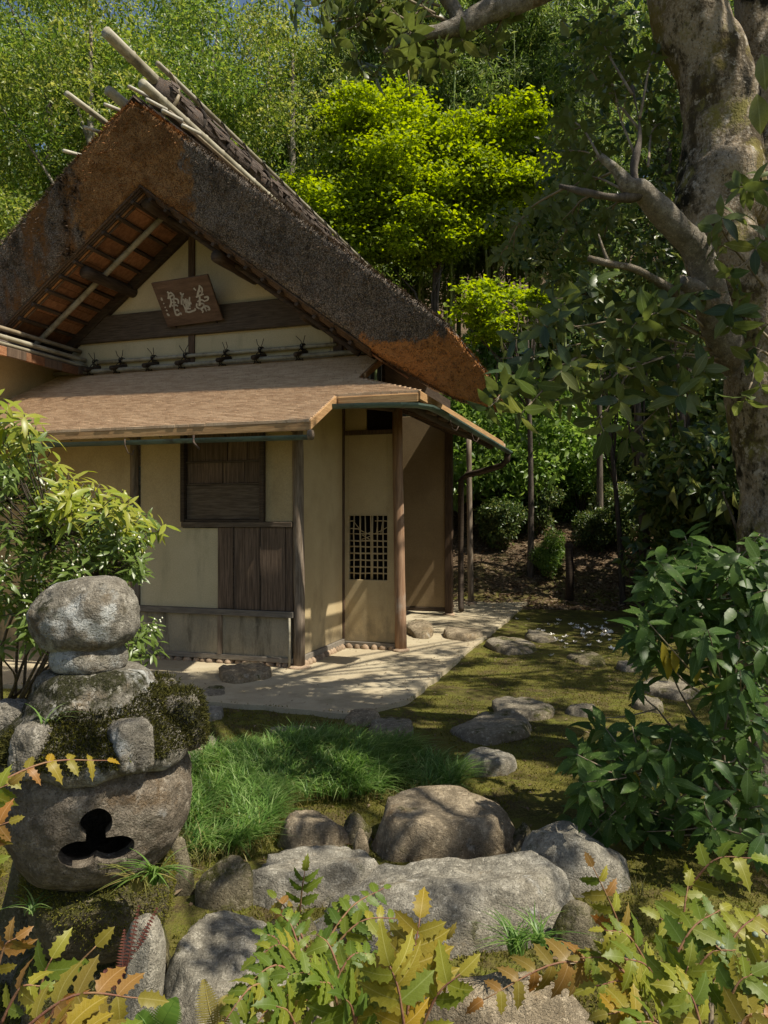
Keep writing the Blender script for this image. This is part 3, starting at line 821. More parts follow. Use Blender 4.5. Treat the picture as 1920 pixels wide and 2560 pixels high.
# --- ridge: bark sheets, bark roll, bamboo poles
bark = MB()
for k in range(26):
    for sgn in (-1, 1):
        for row, (x0, x1) in enumerate(((0.02, 0.42), (0.40, 0.80), (0.76, 1.12))):
            b0 = 0.16 + k * 0.36 + rng.uniform(-0.03, 0.03); b1 = b0 + 0.38
            xa, xb = x0 * sgn, x1 * sgn + rng.uniform(-0.03, 0.03)
            up = 0.07 - 0.02 * row + rng.uniform(0, 0.015)
            pts = [(RX + xa, b0, 6.5 - 0.775 * abs(xa) + up), (RX + xb, b0, 6.5 - 0.775 * abs(xb) + up - 0.02),
                   (RX + xb, b1, 6.5 - 0.775 * abs(xb) + up - 0.035), (RX + xa, b1, 6.5 - 0.775 * abs(xa) + up - 0.01)]
            m = MB(); m.slab(pts, (0, 0, -0.022)); m.build('bark_sheet', M['bark_roll'], TR)
RD = htube('bark_roll', 'bark_roll', [(RX, 0.62 + 0.25 * i, 6.84 + 0.012 * math.sin(i * 1.7)) for i in range(35)], [0.175 + 0.018 * math.sin(i * 2.3) for i in range(35)], 14, TR, wob(0.03, 5, 1))
bs = MB(); rb = random.Random(6)
for k in range(420):      # shaggy strips of bark peeling from the roll and from the sheets under it
    an = rb.uniform(-0.9, 2.6); b0 = rb.uniform(0.6, 9.0); l = rb.uniform(0.12, 0.5); w = rb.uniform(0.008, 0.03); rr = 0.185 + rb.uniform(0, 0.03)
    c0 = Vector((RX + rr * math.cos(an), b0, 6.84 + rr * math.sin(an))); tg = Vector((-math.sin(an), 0, math.cos(an))); nr_ = Vector((math.cos(an), 0, math.sin(an)))
    e = c0 + Vector((0, l, 0)) + tg * rb.uniform(-0.03, 0.03) + nr_ * rb.uniform(-0.01, 0.02)
    bs.slab([c0 - tg * w, c0 + tg * w, e + tg * w, e - tg * w], nr_ * 0.006)
bs.build('bark_strips', M['bark_roll'], TR, kind='stuff')
cane('ridge_pole', 'bamboo', (RX - 0.03, -0.28, 7.02), (RX - 0.03, 1.0, 6.98), 0.066, 0.5, TR, 12)
cane('ridge_pole', 'bamboo', (RX + 0.06, 0.55, 7.13), (RX + 0.06, 9.3, 7.10), 0.033, 0.4, TR, 9)
cane('ridge_pole', 'bamboo', (RX + 0.24, 0.0, 6.55), (RX + 0.24, 9.3, 6.52), 0.06, 0.45, TR, 11, 0.028)
cane('ridge_pole', 'bamboo_shade', (RX + 0.40, 0.30, 6.36), (RX + 0.40, 9.3, 6.34), 0.018, 0.4, TR, 9)
cane('ridge_pole', 'bamboo', (RX - 0.30, 0.1, 6.62), (RX - 0.30, 9.3, 6.60), 0.06, 0.45, TR, 9)
cane('ridge_pole', 'bamboo', (RX - 0.62, -0.22, 6.47), (RX - 0.62, 5.3, 6.47), 0.036, 0.4, TR, 9)
for i, b_ in enumerate(np.arange(0.78, 9.0, 0.62)):
    m = MB(); an = [k / 15 * 2 * PI for k in range(16)]
    m.tube([(RX + 0.205 * math.cos(q), b_ + 0.02 * math.sin(q * 2), 6.84 + 0.20 * math.sin(q)) for q in an], 0.026, 6)
    m.tube([(RX + 0.06, b_ - 0.04, 7.17), (RX + 0.12, b_, 7.1), (RX + 0.17, b_ + 0.03, 6.98)], 0.012, 6)
    m.build('ridge_binding', M['rope' if i else 'bamboo_shade'], TR, True)
for a, z, l in ((-2.11, 6.51, 0.36), (-1.87, 6.32, 0.38), (-1.66, 6.16, 0.38), (-1.40, 5.95, 0.36), (-2.44, 6.36, 0.3), (-2.72, 6.14, 0.3), (-3.02, 5.91, 0.3)):
    cane('ridge_peg', 'bamboo_pale', (a, 0.0, z + 0.04), (a - 0.01, 0.02 + l, z + 0.13), 0.022, 0.5, TR, 8)

# --- lower shingled roof
SL = 0.5
zt = lambda b: 2.53 + SL * (b + 0.75)
deck = [(-5.0, -0.75), (0.47, -0.75), (0.47, -0.10), (1.38, -0.10), (0.52, 0.46), (0.52, 1.36), (-5.0, 1.36)]
zc = lambda a, b: zt(b) - 0.035 * max(0, a - 0.5) * 0
m = MB(); m.slab([(a, b, zt(b) - 0.012) for a, b in deck], (0, 0.0, -0.062))
PR = m.build('lower_roof', M['shingle_edge'], H)
sh = MB(); rs = random.Random(11)
b = -0.765
row = 0
while b < 1.34:
    lo = b; hi = b + 0.085
    amax = 0.475 if b < -0.115 else (1.38 - (b + 0.10) / 0.56 * 0.86 if b < 0.46 else 0.525)
    a = -5.0 + rs.uniform(-0.1, 0)
    while a < amax - 0.01:
        w = rs.uniform(0.05, 0.11); a1 = min(a + w, amax)
        l_ = lo + rs.uniform(-0.002, 0.0025); th = 0.015 + rs.uniform(0, 0.003)
        z0, z1 = zt(l_), zt(hi) - 0.008
        vs = [(a + 0.001, l_, z0 - 0.012), (a1 - 0.001, l_, z0 - 0.012), (a1 - 0.001, l_, z0 + th), (a + 0.001, l_, z0 + th), (a1 - 0.001, hi, z1 - 0.001), (a + 0.001, hi, z1 - 0.001)]
        sh.add(vs, [(0, 1, 2, 3), (3, 2, 4, 5), (0, 3, 5), (1, 4, 2)])
        a = a1
    b += 0.042; row += 1
sh.build('shingles', M['shingle'], PR, kind='stuff')
# hip side of the lower roof running back along the side
sd = [(1.38, -0.10, 2.845), (1.42, 4.97, 2.80), (0.52, 4.97, 3.13), (0.52, 0.46, 3.13)]
m = MB(); m.slab(sd, (0, 0, -0.06)); m.build('side_roof', M['shingle'], PR)
m = MB(); m.slab([(1.385, -0.11, 2.862), (1.425, 4.76, 2.815), (1.30, 4.76, 2.85), (1.28, -0.04, 2.90)], (0, 0, -0.085)); m.build('roof_edge_board', M['shingle_edge'], PR, bevel=0.004)
m = MB(); m.slab([(0.526, 0.62, zt(0.62) + 0.006), (0.526, 1.37, zt(1.37) + 0.012), (0.526, 1.37, zt(1.37) - 0.09), (0.526, 0.62, zt(0.62) - 0.06)], (0.03, 0, 0)); m.build('roof_edge_board', M['shingle_edge'], PR, bevel=0.004)
m = MB(); m.slab([(0.476, -0.77, zt(-0.77) + 0.004), (0.476, -0.12, zt(-0.12) + 0.004), (0.476, -0.12, zt(-0.12) - 0.085), (0.476, -0.77, zt(-0.77) - 0.085)], (0.02, 0, 0)); m.build('roof_edge_board', M['shingle_edge'], PR, bevel=0.003)
hb('eave_board', 'shingle_edge', -5.0, 0.476, -0.762, -0.745, 2.43, 2.512, parent=PR)
hb('eave_board', 'shingle_edge', 0.51, 1.36, -0.112, -0.095, 2.755, 2.838, parent=PR)
for i in range(15):
    a = -4.9 + i * 0.37
    log('rafter', 'wood_dark', (a, -0.72, 2.445), (a, 0.1, 2.86), 0.026, 0.03, i, 0.0, PR, 8, 0.002)
for i in range(3):
    a = 0.66 + i * 0.3
    log('rafter', 'wood_dark', (a, -0.08, 2.755), (a, 1.3, 3.2 if a < 0.6 else 2.9), 0.026, 0.03, i, 0.0, PR, 8, 0.002)
for i in range(1, 9):
    b = 0.1 + i * 0.55
    log('rafter', 'wood_dark', (1.36, b, 2.73), (0.5, b, 3.02), 0.026, 0.03, i, 0.0, PR, 8, 0.002)
log('eave_beam', 'wood_deep', (1.2, 0.05, 2.76), (1.2, 4.9, 2.76), 0.045, 0.045, 2, 0.0)
log('eave_beam', 'wood_deep', (-3.5, 0.04, 2.79), (0.25, 0.04, 2.79), 0.05, 0.05, 2, 0.0)
# bamboo rods and black rope ties at the head of the lower roof
cane('roof_rod', 'bamboo', (-4.34, 1.25, 3.60), (0.45, 1.25, 3.61), 0.03, 0.38, PR)
cane('roof_rod', 'bamboo', (-3.62, 1.36, 3.745), (-0.09, 1.36, 3.745), 0.024, 0.38, PR)
rt = random.Random(4)
for a in (-3.66, -3.23, -2.72, -2.22, -1.62, -1.12, -0.54):
    log('short_rafter', 'wood_deep', (a, 1.12, 3.60), (a + 0.02, 1.44, 3.69), 0.03, 0.03, 5, 0, PR, 8, 0.002)
    m = MB()
    for (b_, z_) in ((1.25, 3.60), (1.36, 3.745)):
        for dx in (-0.015, 0.012):
            m.tube([(a + dx + 0.01 * math.cos(q * PI / 4), b_ + 0.045 * math.cos(q * PI / 4), z_ + 0.04 * math.sin(q * PI / 4)) for q in range(9)], 0.006, 5)
    for k in range(2):
        m.tube([(a - 0.05 + 0.1 * k, 1.24, 3.55), (a + 0.03 - 0.06 * k, 1.28, 3.68), (a - 0.03 + 0.06 * k, 1.33, 3.77)], 0.007, 5)
    for s_ in (-1, 1):
        m.tube([(a, 1.33, 3.76), (a + s_ * 0.025 + rt.uniform(-0.02, 0.02), 1.31, 3.81), (a + s_ * 0.045 + rt.uniform(-0.03, 0.03), 1.29, 3.87)], 0.0045, 5)
    m.build('rope_tie', M['rope'], PR, True)


# --- gutters
def gutter(pts, r=0.045, name='gutter'):
    m = MB(); P = [Vector(p) for p in pts]; n = 9
    for i, p in enumerate(P):
        t_ = (P[min(i + 1, len(P) - 1)] - P[max(i - 1, 0)]).normalized()
        sd_ = t_.cross(Vector((0, 0, 1))).normalized()
        for rr, sg in ((r, 1), (r * 0.88, -1)):
            for k in range(n):
                an = PI * k / (n - 1)
                if sg < 0: an = PI - an
                m.v.append(tuple(p + sd_ * math.cos(an) * rr - Vector((0, 0, 1)) * math.sin(an) * rr))
    w = 2 * n
    for i in range(len(P) - 1):
        for k in range(w):
            m.f.append((i * w + k, i * w + (k + 1) % w, (i + 1) * w + (k + 1) % w, (i + 1) * w + k))
    m.f.append(tuple(range(w))); m.f.append(tuple((len(P) - 1) * w + k for k in range(w - 1, -1, -1)))
    return m.build(name, M['copper'], H, False)


ga = gutter([(-5.0 + 5.52 * i / 14, -0.83 + 0.004 * math.sin(i), 2.405 - 0.002 * i) for i in range(15)])
m = MB(); m.tube([(0.5, -0.83, 2.378), (0.535, -0.83, 2.378)], 0.05, 12); m.build('gutter_cap', M['wood_grey'], ga, True)
gp = [(0.40, -0.20, 2.755), (0.7, -0.20, 2.75), (1.0, -0.20, 2.745), (1.22, -0.20, 2.735), (1.36, -0.16, 2.73), (1.45, -0.02, 2.725), (1.475, 0.3, 2.72)]
gp += [(1.475 + 0.004 * i, 0.3 + 0.45 * i, 2.72 - 0.006 * i) for i in range(1, 11)]
gb = gutter(gp, 0.048)
for (a, b, z, par) in ((-2.55, -0.83, 2.40, ga), (-1.5, -0.83, 2.39, ga), (-3.6, -0.83, 2.4, ga), (1.5, 0.75, 2.70, gb), (1.5, 1.9, 2.69, gb)):
    m = MB()
    m.tube([(a, b - 0.055, z + 0.01), (a, b - 0.055, z - 0.05), (a + 0.02, b - 0.03, z - 0.13), (a + 0.06, b - 0.02, z - 0.15), (a + 0.085, b - 0.02, z - 0.10)], 0.006, 6)
    m.build('gutter_hook', M['wire'], par, True)
m = MB(); m.tube([(-0.72, -0.86, 2.41), (-0.70, -0.89, 2.34), (-0.64, -0.88, 2.27)], 0.011, 6); m.build('gutter_hook', M['wire'], ga, True)
m = MB()
m.tube([(1.50, 4.72, 2.66), (1.48, 4.74, 2.52), (1.38, 4.8, 2.44), (0.95, 5.15, 2.36), (0.72, 5.3, 2.33), (0.60, 5.35, 2.24), (0.60, 5.35, 1.2), (0.60, 5.35, 0.16), (0.64, 5.2, 0.05)], 0.05, 10)
m.build('downpipe', M['wood_deep'], H, True)

# --- wing on the left: plaster wall and the low roof edge with two bamboo rods
hb('wing_wall', 'plaster', -4.42, -4.27, -3.2, 1.45, 0.0, 3.9)
m = MB(); m.slab([(-3.78, -3.2, 3.66), (-3.78, 1.50, 3.66), (-4.6, 1.50, 4.06), (-4.6, -3.2, 4.06)], (0, 0, -0.03)); WR = m.build('wing_roof', M['bark_roll'], H)
for i in range(15):
    b0 = -3.2 + i * 0.31
    zz = rng.uniform(-0.012, 0.012)
    hb('wing_fascia', 'soffit' if i % 2 else 'plank', -3.80, -3.765, b0, b0 + 0.307, 3.55 + zz, 3.66 + zz, parent=WR)
cane('wing_rod', 'bamboo', (-3.83, -3.2, 3.78), (-3.83, 1.35, 3.78), 0.032, 0.4, WR)
cane('wing_rod', 'bamboo_shade', (-3.95, -3.2, 3.92), (-3.95, 1.4, 3.92), 0.03, 0.4, WR)
cane('wing_rod', 'bamboo', (-3.80, -3.2, 3.69), (-3.80, 1.35, 3.69), 0.024, 0.4, WR)

# --- name board hanging on the gable beam
tl = Vector((-2.50, 0.97, 4.615)); ux = Vector((0.828, 0, 0.03)); dn = Vector((0.03, 0.33, -0.49))
NB = empty('name_board', hw(-2.1, 1.2, 4.3), HR, 'brown wooden name board with pale brushed characters leaning out from the gable beam', 'name board')
off = Vector((-2.1, 1.2, 4.3))
nrm = ux.cross(dn).normalized()
if nrm.y > 0: nrm = -nrm
m = MB(); p = [tl, tl + ux, tl + ux + dn, tl + dn]
m.slab([q - off for q in p], -nrm * 0.035)
m.build('board', M['plaque'], NB, bevel=0.006)
for s_ in (0.12, 0.86):
    m = MB(); c = tl + ux * s_ + dn * 1.0 - off - nrm * 0.01
    m.tube([c, c + Vector((0, 0.1, -0.02))], 0.012, 6); m.build('peg', M['wood_deep'], NB, True)


def bpx(x, y):   # brush strokes measured on the photographed board (affine)
    A = np.array([[930 - 145, 270 - 145], [240 - 320, 840 - 320]], float)
    s_, t_ = np.linalg.solve(A, np.array([x - 145, y - 320], float))
    return tl + ux * float(s_) + dn * float(t_) + nrm * 0.003 - off


strokes = {
 'right': [[(722, 385, 10), (735, 400, 8), (750, 412, 5)], [(808, 352, 9), (795, 395, 10), (772, 440, 12), (755, 480, 9)], [(800, 360, 7), (830, 385, 10), (832, 425, 8), (815, 450, 6)],
           [(765, 430, 8), (800, 425, 7), (815, 415, 5)], [(735, 490, 8), (790, 470, 10), (845, 455, 7)], [(785, 470, 9), (780, 530, 12), (762, 590, 10)], [(845, 495, 9), (895, 488, 11), (890, 520, 9), (850, 535, 7)],
           [(745, 540, 7), (800, 520, 9), (850, 540, 8)], [(735, 560, 9), (725, 600, 9), (760, 625, 8)], [(770, 580, 9), (800, 560, 8), (830, 580, 9), (800, 615, 10), (770, 620, 7)],
           [(830, 590, 8), (880, 600, 12), (895, 635, 9), (865, 635, 6)], [(775, 625, 9), (800, 650, 11), (790, 670, 6)], [(820, 560, 8), (835, 610, 9), (850, 655, 7)]],
 'middle': [[(530, 430, 9), (545, 460, 10), (560, 480, 6)], [(575, 440, 7), (555, 465, 8), (530, 490, 6)], [(545, 470, 8), (530, 530, 12), (520, 570, 8)], [(530, 520, 8), (565, 515, 9), (560, 560, 9)],
            [(590, 500, 8), (585, 560, 10), (575, 640, 11), (560, 660, 7)], [(650, 485, 8), (635, 540, 11), (630, 600, 9)], [(590, 545, 8), (640, 540, 8), (655, 570, 8)], [(585, 590, 8), (640, 585, 9)],
            [(610, 510, 7), (610, 560, 9), (605, 620, 8)], [(560, 640, 9), (600, 660, 11), (650, 650, 10), (700, 635, 9), (695, 615, 6)], [(585, 620, 7), (640, 620, 8)], [(540, 560, 7), (560, 610, 8), (560, 640, 6)]],
 'left': [[(352, 420, 9), (372, 435, 11), (395, 440, 7)], [(395, 425, 7), (420, 445, 9), (440, 465, 6)], [(365, 445, 8), (360, 480, 10), (345, 500, 7)], [(355, 500, 8), (390, 470, 9), (435, 465, 8), (430, 500, 8)],
          [(380, 480, 8), (385, 540, 11), (365, 580, 11), (350, 600, 8)], [(400, 510, 8), (450, 500, 9), (485, 520, 10), (480, 560, 9)], [(400, 545, 8), (450, 545, 8)], [(425, 490, 7), (420, 560, 10), (410, 610, 8)],
          [(385, 585, 8), (440, 575, 10), (470, 590, 8)], [(410, 610, 9), (415, 660, 11), (420, 690, 8)], [(420, 640, 8), (455, 630, 10), (470, 650, 8)], [(415, 690, 9), (450, 690, 12), (490, 670, 9), (495, 690, 6)]],
 'signature': [[(258, 485, 8), (262, 520, 11)], [(245, 508, 6), (272, 512, 6)], [(272, 550, 9), (282, 560, 7)], [(285, 595, 9), (292, 605, 8)], [(292, 630, 9), (310, 642, 8)], [(300, 670, 9), (312, 690, 12), (330, 694, 7)]]}
for key, ss in strokes.items():
    m = MB()
    for st in ss:
        sp_ = spline(st, 3 + 3 * (len(st) - 1))
        pts = [bpx(q[0], q[1]) for q in sp_]
        wd = [max(q[2], 3) * 0.00112 for q in sp_]
        L_ = []; R_ = []
        for i in range(len(pts)):
            t_ = (pts[min(i + 1, len(pts) - 1)] - pts[max(i - 1, 0)]).normalized()
            sd_ = t_.cross(nrm); L_.append(pts[i] + sd_ * wd[i]); R_.append(pts[i] - sd_ * wd[i])
        k = len(pts)
        m.add([*L_, *R_] + [q + nrm * 0.003 for q in L_] + [q + nrm * 0.003 for q in R_],
              [(2 * k + i, 2 * k + i + 1, 3 * k + i + 1, 3 * k + i) for i in range(k - 1)] + [(i, i + 1, 2 * k + i + 1, 2 * k + i) for i in range(k - 1)]
              + [(k + i, 3 * k + i, 3 * k + i + 1, k + i + 1) for i in range(k - 1)])
    m.build('lettering' if key == 'signature' else 'character', M['ink'], NB)
# ------------------------------------------------------------------ stones
def rock_mesh(name, size, seed, mat, sub=4, cuts=11, rough=0.055, sharp=0.08, flat=0.0):
    """a boulder: a sphere cut by random planes, then weathered; rests on z = 0, sunk a little"""
    rg = random.Random(seed)
    pl = []
    for _ in range(cuts):
        n = Vector((rg.gauss(0, 1), rg.gauss(0, 1), rg.gauss(0, 0.8))).normalized()
        pl.append((n, rg.uniform(0.66, 0.98)))
    if flat: pl.append((Vector((rg.uniform(-.08, .08), rg.uniform(-.08, .08), 1)).normalized(), flat))
    bm = bmesh.new(); bmesh.ops.create_icosphere(bm, subdivisions=sub, radius=1)
    so = Vector((seed * 3.7, seed * 1.3, 0))
    for v in bm.verts:
        d = v.co.normalized(); r = 1.0
        for n, h in pl:
            c = d.dot(n)
            if c > 0.05:
                q = h / c
                if q < r: r = q * 0.9 + r * 0.1 if r - q < sharp else q
        p = d * r
        rg_ = 1 - abs(mnoise.noise(p * 2.6 + so)) * 2
        r *= 1 + rough * 1.7 * fbm(p * 1.5 + so, 3) + rough * 0.6 * mnoise.noise(p * 6 + so) + rough * 0.35 * mnoise.noise(p * 14 + so) + rough * 0.18 * mnoise.noise(p * 30 + so) - rough * 0.45 * max(0, rg_ - 0.85) / 0.15
        v.co = d * r
    for v in bm.verts:
        v.co.x *= size[0]; v.co.y *= size[1]; v.co.z *= size[2]
    bmesh.ops.smooth_vert(bm, verts=bm.verts, factor=0.12, use_axis_x=True, use_axis_y=True, use_axis_z=True)
    me = bpy.data.meshes.new(name); bm.to_mesh(me); bm.free()
    me.polygons.foreach_set('use_smooth', [True] * len(me.polygons)); me.materials.append(M[mat])
    return me


def rock(px0, px1, pt, pb, hh, label, mat='rock_grey', seed=1, name='garden_rock', cat='rock', group=None, sink=0.35, rz=None, **kw):
    dn = EYE * F / (pb - HOR); df = (EYE - hh) * F / (pt - HOR)
    dm = dn + 0.3 * (df - dn) if df > dn else dn
    w = (px1 - px0) * dm / F
    dep = max(df - dn, 0.55 * w)
    yc = dn + dep / 2
    xc = ((px0 + px1) / 2 - 960) * (dn + dep * 0.4) / F
    me = rock_mesh(name, (w / 2 * 1.06, dep / 2 * 1.06, 1), seed, mat, **kw)
    top = max(v.co.z for v in me.vertices)
    k = (hh + 0.10 + hh * sink * 0.4) / top
    for v in me.vertices: v.co.z *= k
    me.update()
    o = link(name, me, None, Matrix.Translation((xc, yc, hh - top * k)) @ Matrix.Rotation(rz or 0.0, 4, 'Z'))
    return props(o, label, cat, group)


# boulders in the foreground
rock(930, 1312, 1944, 2165, 0.18, 'large tan boulder with a broad sunlit top behind the wedge shaped rock', 'rock_tan', 3, flat=0.62, sink=0.5)
rock(1296, 1580, 2034, 2228, 0.20, 'rounded grey boulder with striped leaf shadows at the right end of the rocks', 'rock_grey', 8, flat=0.8, sink=0.5, cuts=6)
rock(770, 1450, 2090, 2372, 0.19, 'big wedge shaped grey rock in the middle of the foreground', 'rock_grey', 21, sink=0.9, rough=0.07, sub=5, flat=0.62, cuts=9)
rock(595, 1000, 2104, 2262, 0.12, 'long flat pale rock lying left of the wedge shaped rock', 'rock_grey', 12, flat=0.5, sub=5, rough=0.06)
rock(480, 668, 2126, 2262, 0.13, 'small angular grey rock at the left end of the long flat rock', 'rock_moss', 5)
rock(402, 728, 2226, 2610, 0.15, 'broad dappled boulder at the foot of the lantern in the foreground', 'rock_grey', 31, flat=0.7, sub=5, sink=0.9, cuts=7)
rock(684, 872, 2018, 2120, 0.10, 'flat topped tan stone with white lichen spots beside the grass', 'rock_tan', 14, flat=0.6)
rock(846, 935, 2022, 2092, 0.09, 'small mossy stone wedged beside the lichen spotted stone', 'rock_moss', 17)
rock(880, 925, 2083, 2116, 0.07, 'little round pebble in the gap between the boulders', 'rock_tan', 2, sub=3, cuts=4)
rock(1372, 1520, 2245, 2385, 0.16, 'dark low rock to the right of the wedge shaped rock', 'rock_moss', 19)
rock(1040, 1490, 2492, 2640, 0.10, 'pinkish brown flat rock at the bottom edge beneath the holly leaves', 'rock_tan', 27, flat=0.7, cuts=6)
rock(414, 486, 2110, 2226, 0.22, 'narrow upright mossy stone just behind the lantern', 'rock_moss', 26, sink=0.7)
rock(640, 800, 2255, 2345, 0.08, 'dark half buried stone beside the broad dappled boulder', 'rock_moss', 29, sub=3)
rock(1270, 1345, 2060, 2130, 0.12, 'small dark stone tucked behind the rounded boulder', 'rock_moss', 33, sub=3)
rock(-20, 108, 2310, 2440, 0.42, 'sunlit lichen covered rock at the left edge beside the lantern base', 'rock_moss', 36, sink=0.9)
sb = rock_mesh('garden_rock', (0.075, 0.10, 0.34), 38, 'rock_grey', 4, 5, 0.05)
for v in sb.vertices:
    k = 1 / (abs(v.co.x / 0.075) ** 4 + abs(v.co.y / 0.1) ** 4 + abs(v.co.z / 0.34) ** 4) ** 0.25
    v.co *= 0.5 + 0.5 * min(k, 1.3)
props(link('garden_rock', sb, None, Matrix.Translation((-0.72, 2.18, 0.12)) @ Matrix.Rotation(R(6), 4, 'Y')), 'upright slab of grey stone standing against the lantern base', 'rock')
# stepping stones
S = 'stepping stones in the moss'
for a in ((524, 676, 1655, 1716, 0.17, 'large brown shoe stone in front of the boarded wall', 41, 'rock_tan'),
          (455, 572, 1714, 1758, 0.03, 'flat dark stone in the shade near the shoe stone', 42, 'rock_step'),
          (474, 558, 1762, 1802, 0.05, 'small pale stone at the edge of the earth apron near the lantern', 43, 'rock_grey'),
          (446, 545, 1830, 1892, 0.05, 'grey stone half hidden between lantern and grass', 44, 'rock_step'),
          (666, 792, 1804, 1856, 0.06, 'pale flat stone just behind the grass clump', 45, 'rock_step'),
          (862, 970, 1771, 1808, 0.07, 'farther of the two stones at the front edge of the apron', 46, 'rock_tan'),
          (916, 1036, 1786, 1848, 0.08, 'nearer of the two stones at the front edge of the apron', 47, 'rock_step'),
          (1130, 1366, 1773, 1850, 0.08, 'widest flat stepping stone with leaf shadows in the moss', 48, 'rock_step'),
          (1224, 1392, 1741, 1796, 0.09, 'stepping stone behind the widest flat one', 49, 'rock_step'),
          (1145, 1292, 1867, 1920, 0.08, 'brightly sunlit oval stepping stone in front of the widest one', 50, 'rock_grey'),
          (1414, 1504, 1750, 1788, 0.07, 'small stepping stone left of the speckled shrub', 51, 'rock_step'),
          (1588, 1658, 1738, 1778, 0.08, 'stone seen through the stems of the speckled shrub', 52, 'rock_step'),
          (1612, 1775, 1692, 1748, 0.06, 'flat stone behind the stems of the speckled shrub', 53, 'rock_step'),
          (1410, 1512, 1624, 1664, 0.03, 'dark flush stepping stone in the shaded moss', 54, 'rock_moss'),
          (1212, 1340, 1591, 1638, 0.09, 'shaded stepping stone near the corner of the apron', 55, 'rock_step'),
          (1302, 1392, 1574, 1604, 0.08, 'farther shaded stepping stone beside the fallen petals', 56, 'rock_step'),
          (1108, 1211, 1567, 1609, 0.16, 'rounded brown stone at the right edge of the apron', 57, 'rock_tan'),
          (1010, 1086, 1548, 1603, 0.22, 'brown stone beside the entrance post', 58, 'rock_tan'),
          (1548, 1606, 1652, 1680, 0.06, 'small grey stone in the moss behind the speckled shrub', 59, 'rock_step')):
    rock(*a[:4], a[4] * 0.6, a[5], a[7], a[6], 'stepping_stone', 'stone', S, sub=4, flat=0.5, rough=0.05)

# ------------------------------------------------------------------ stone lantern
LB = Vector(((243 - 960) * 2.6 / F, 2.6, 0.0))
L_ = empty('stone_lantern', LB, R(20.9), 'old mossy stone garden lantern with a rounded finial and a three lobed opening', 'stone lantern')


def lz(py): return EYE - (py - HOR) * 2.6 / F


def lathe(name, prof, mat, n=72, m_=40, wob_=0.012, seed=0, sq=None, off=(0, 0), parent=None, fn=None):
    P = spline([(r, z) for r, z in prof], m_)
    vs = []; fs = []
    for i, (r, z) in enumerate(P):
        for k in range(n):
            an = 2 * PI * k / n
            rr = max(r, 0.0005)
            if sq: rr *= sq(an, i / (m_ - 1))
            p = Vector((rr * math.cos(an) + off[0], rr * math.sin(an) + off[1], z))
            q = p + Vector((seed, seed * 2, 0))
            dsp = wob_ * (fbm(q * 6, 3) * 0.9 + mnoise.noise(q * 22) * 0.35 + mnoise.noise(q * 50) * 0.18)
            p = p + Vector((math.cos(an), math.sin(an), 0.3)) * dsp
            if fn: p = fn(p, an)
            vs.append(p)
    for i in range(m_ - 1):
        for k in range(n): fs.append((i * n + k, i * n + (k + 1) % n, (i + 1) * n + (k + 1) % n, (i + 1) * n + k))
    fs.append(tuple(range(n - 1, -1, -1))); fs.append(tuple((m_ - 1) * n + k for k in range(n)))
    b = MB(); b.add(vs, fs)
    return b.build(name, M[mat], parent or L_, True)


FZ = 0.0012
fin = lathe('finial', [(0.085, 1.14), (0.115, 1.16), (0.148, 1.19), (0.166, 1.25), (0.160, 1.31), (0.128, 1.36), (0.078, 1.388), (0.01, 1.396)], 'lantern', off=(-0.025, 0), seed=3, wob_=0.022,
            sq=lambda an, t_: 1 + 0.05 * math.cos(2 * an + 0.6) - 0.04 * math.cos(3 * an))
fin.matrix_basis = Matrix.Translation((-0.04, 0, 1.2)) @ Matrix.Rotation(R(-5), 4, 'Y') @ Matrix.Translation((0.04, 0, -1.2))
lathe('collar', [(0.11, 1.085), (0.124, 1.10), (0.127, 1.135), (0.114, 1.165), (0.10, 1.17)], 'lantern', 60, 18, 0.008, 5, off=(-0.025, 0))
# roof: domed cap, hexagonal towards the eave, six rolled corner knobs
PH = [R(-90 + q) for q in (-40, 20, 74, 134, 194, 256)]


def hexa(an, t_):
    c = max(math.cos(an - p) for p in PH)
    return 1 + 0.10 * (1 - t_) * (c - 0.9) * 5


def capfn(p, an):
    r = math.hypot(p.x, p.y)
    if r > 0.2:
        c = max(math.cos(an - q) for q in PH)
        p.z += (r - 0.2) * 0.25 * max(0, c - 0.93) / 0.07
    return p


cap = lathe('roof_cap', [(0.20, 0.775), (0.26, 0.775), (0.306, 0.785), (0.324, 0.82), (0.316, 0.855), (0.275, 0.90), (0.235, 0.955), (0.200, 1.02), (0.160, 1.08), (0.06, 1.10)],
            'lantern_roof', 110, 70, 0.015, 8, hexa, fn=capfn)
for i, ph in enumerate(PH):
    bm = bmesh.new(); bmesh.ops.create_icosphere(bm, subdivisions=5, radius=1)
    for v in bm.verts:
        d = v.co.copy(); q = d + Vector((i * 4.1, 0, 2))
        sx = 1 / (abs(d.x) ** 4.5 + abs(d.y) ** 4.5 + abs(d.z) ** 4.5) ** (1 / 4.5)
        k = sx * (1 + 0.07 * fbm(q * 2.2) + 0.04 * mnoise.noise(q * 7) + 0.025 * mnoise.noise(q * 18))
        v.co = Vector((d.x * 0.06 * k, d.y * (0.062 if i else 0.052) * k, d.z * 0.082 * k)) * (1.18 if i in (2, 3) else 1.0)
    me = bpy.data.meshes.new('corner_knob'); bm.to_mesh(me); bm.free()
    me.polygons.foreach_set('use_smooth', [True] * len(me.polygons)); me.materials.append(M['lantern_roof' if i in (2, 3) else 'lantern'])
    link('corner_knob', me, L_, Matrix.Translation((0.285 * math.cos(ph), 0.285 * math.sin(ph), 0.885 if i in (0, 1) else 0.90)) @ Matrix.Rotation(ph, 4, 'Z') @ Matrix.Rotation(R(-8), 4, 'Y'))


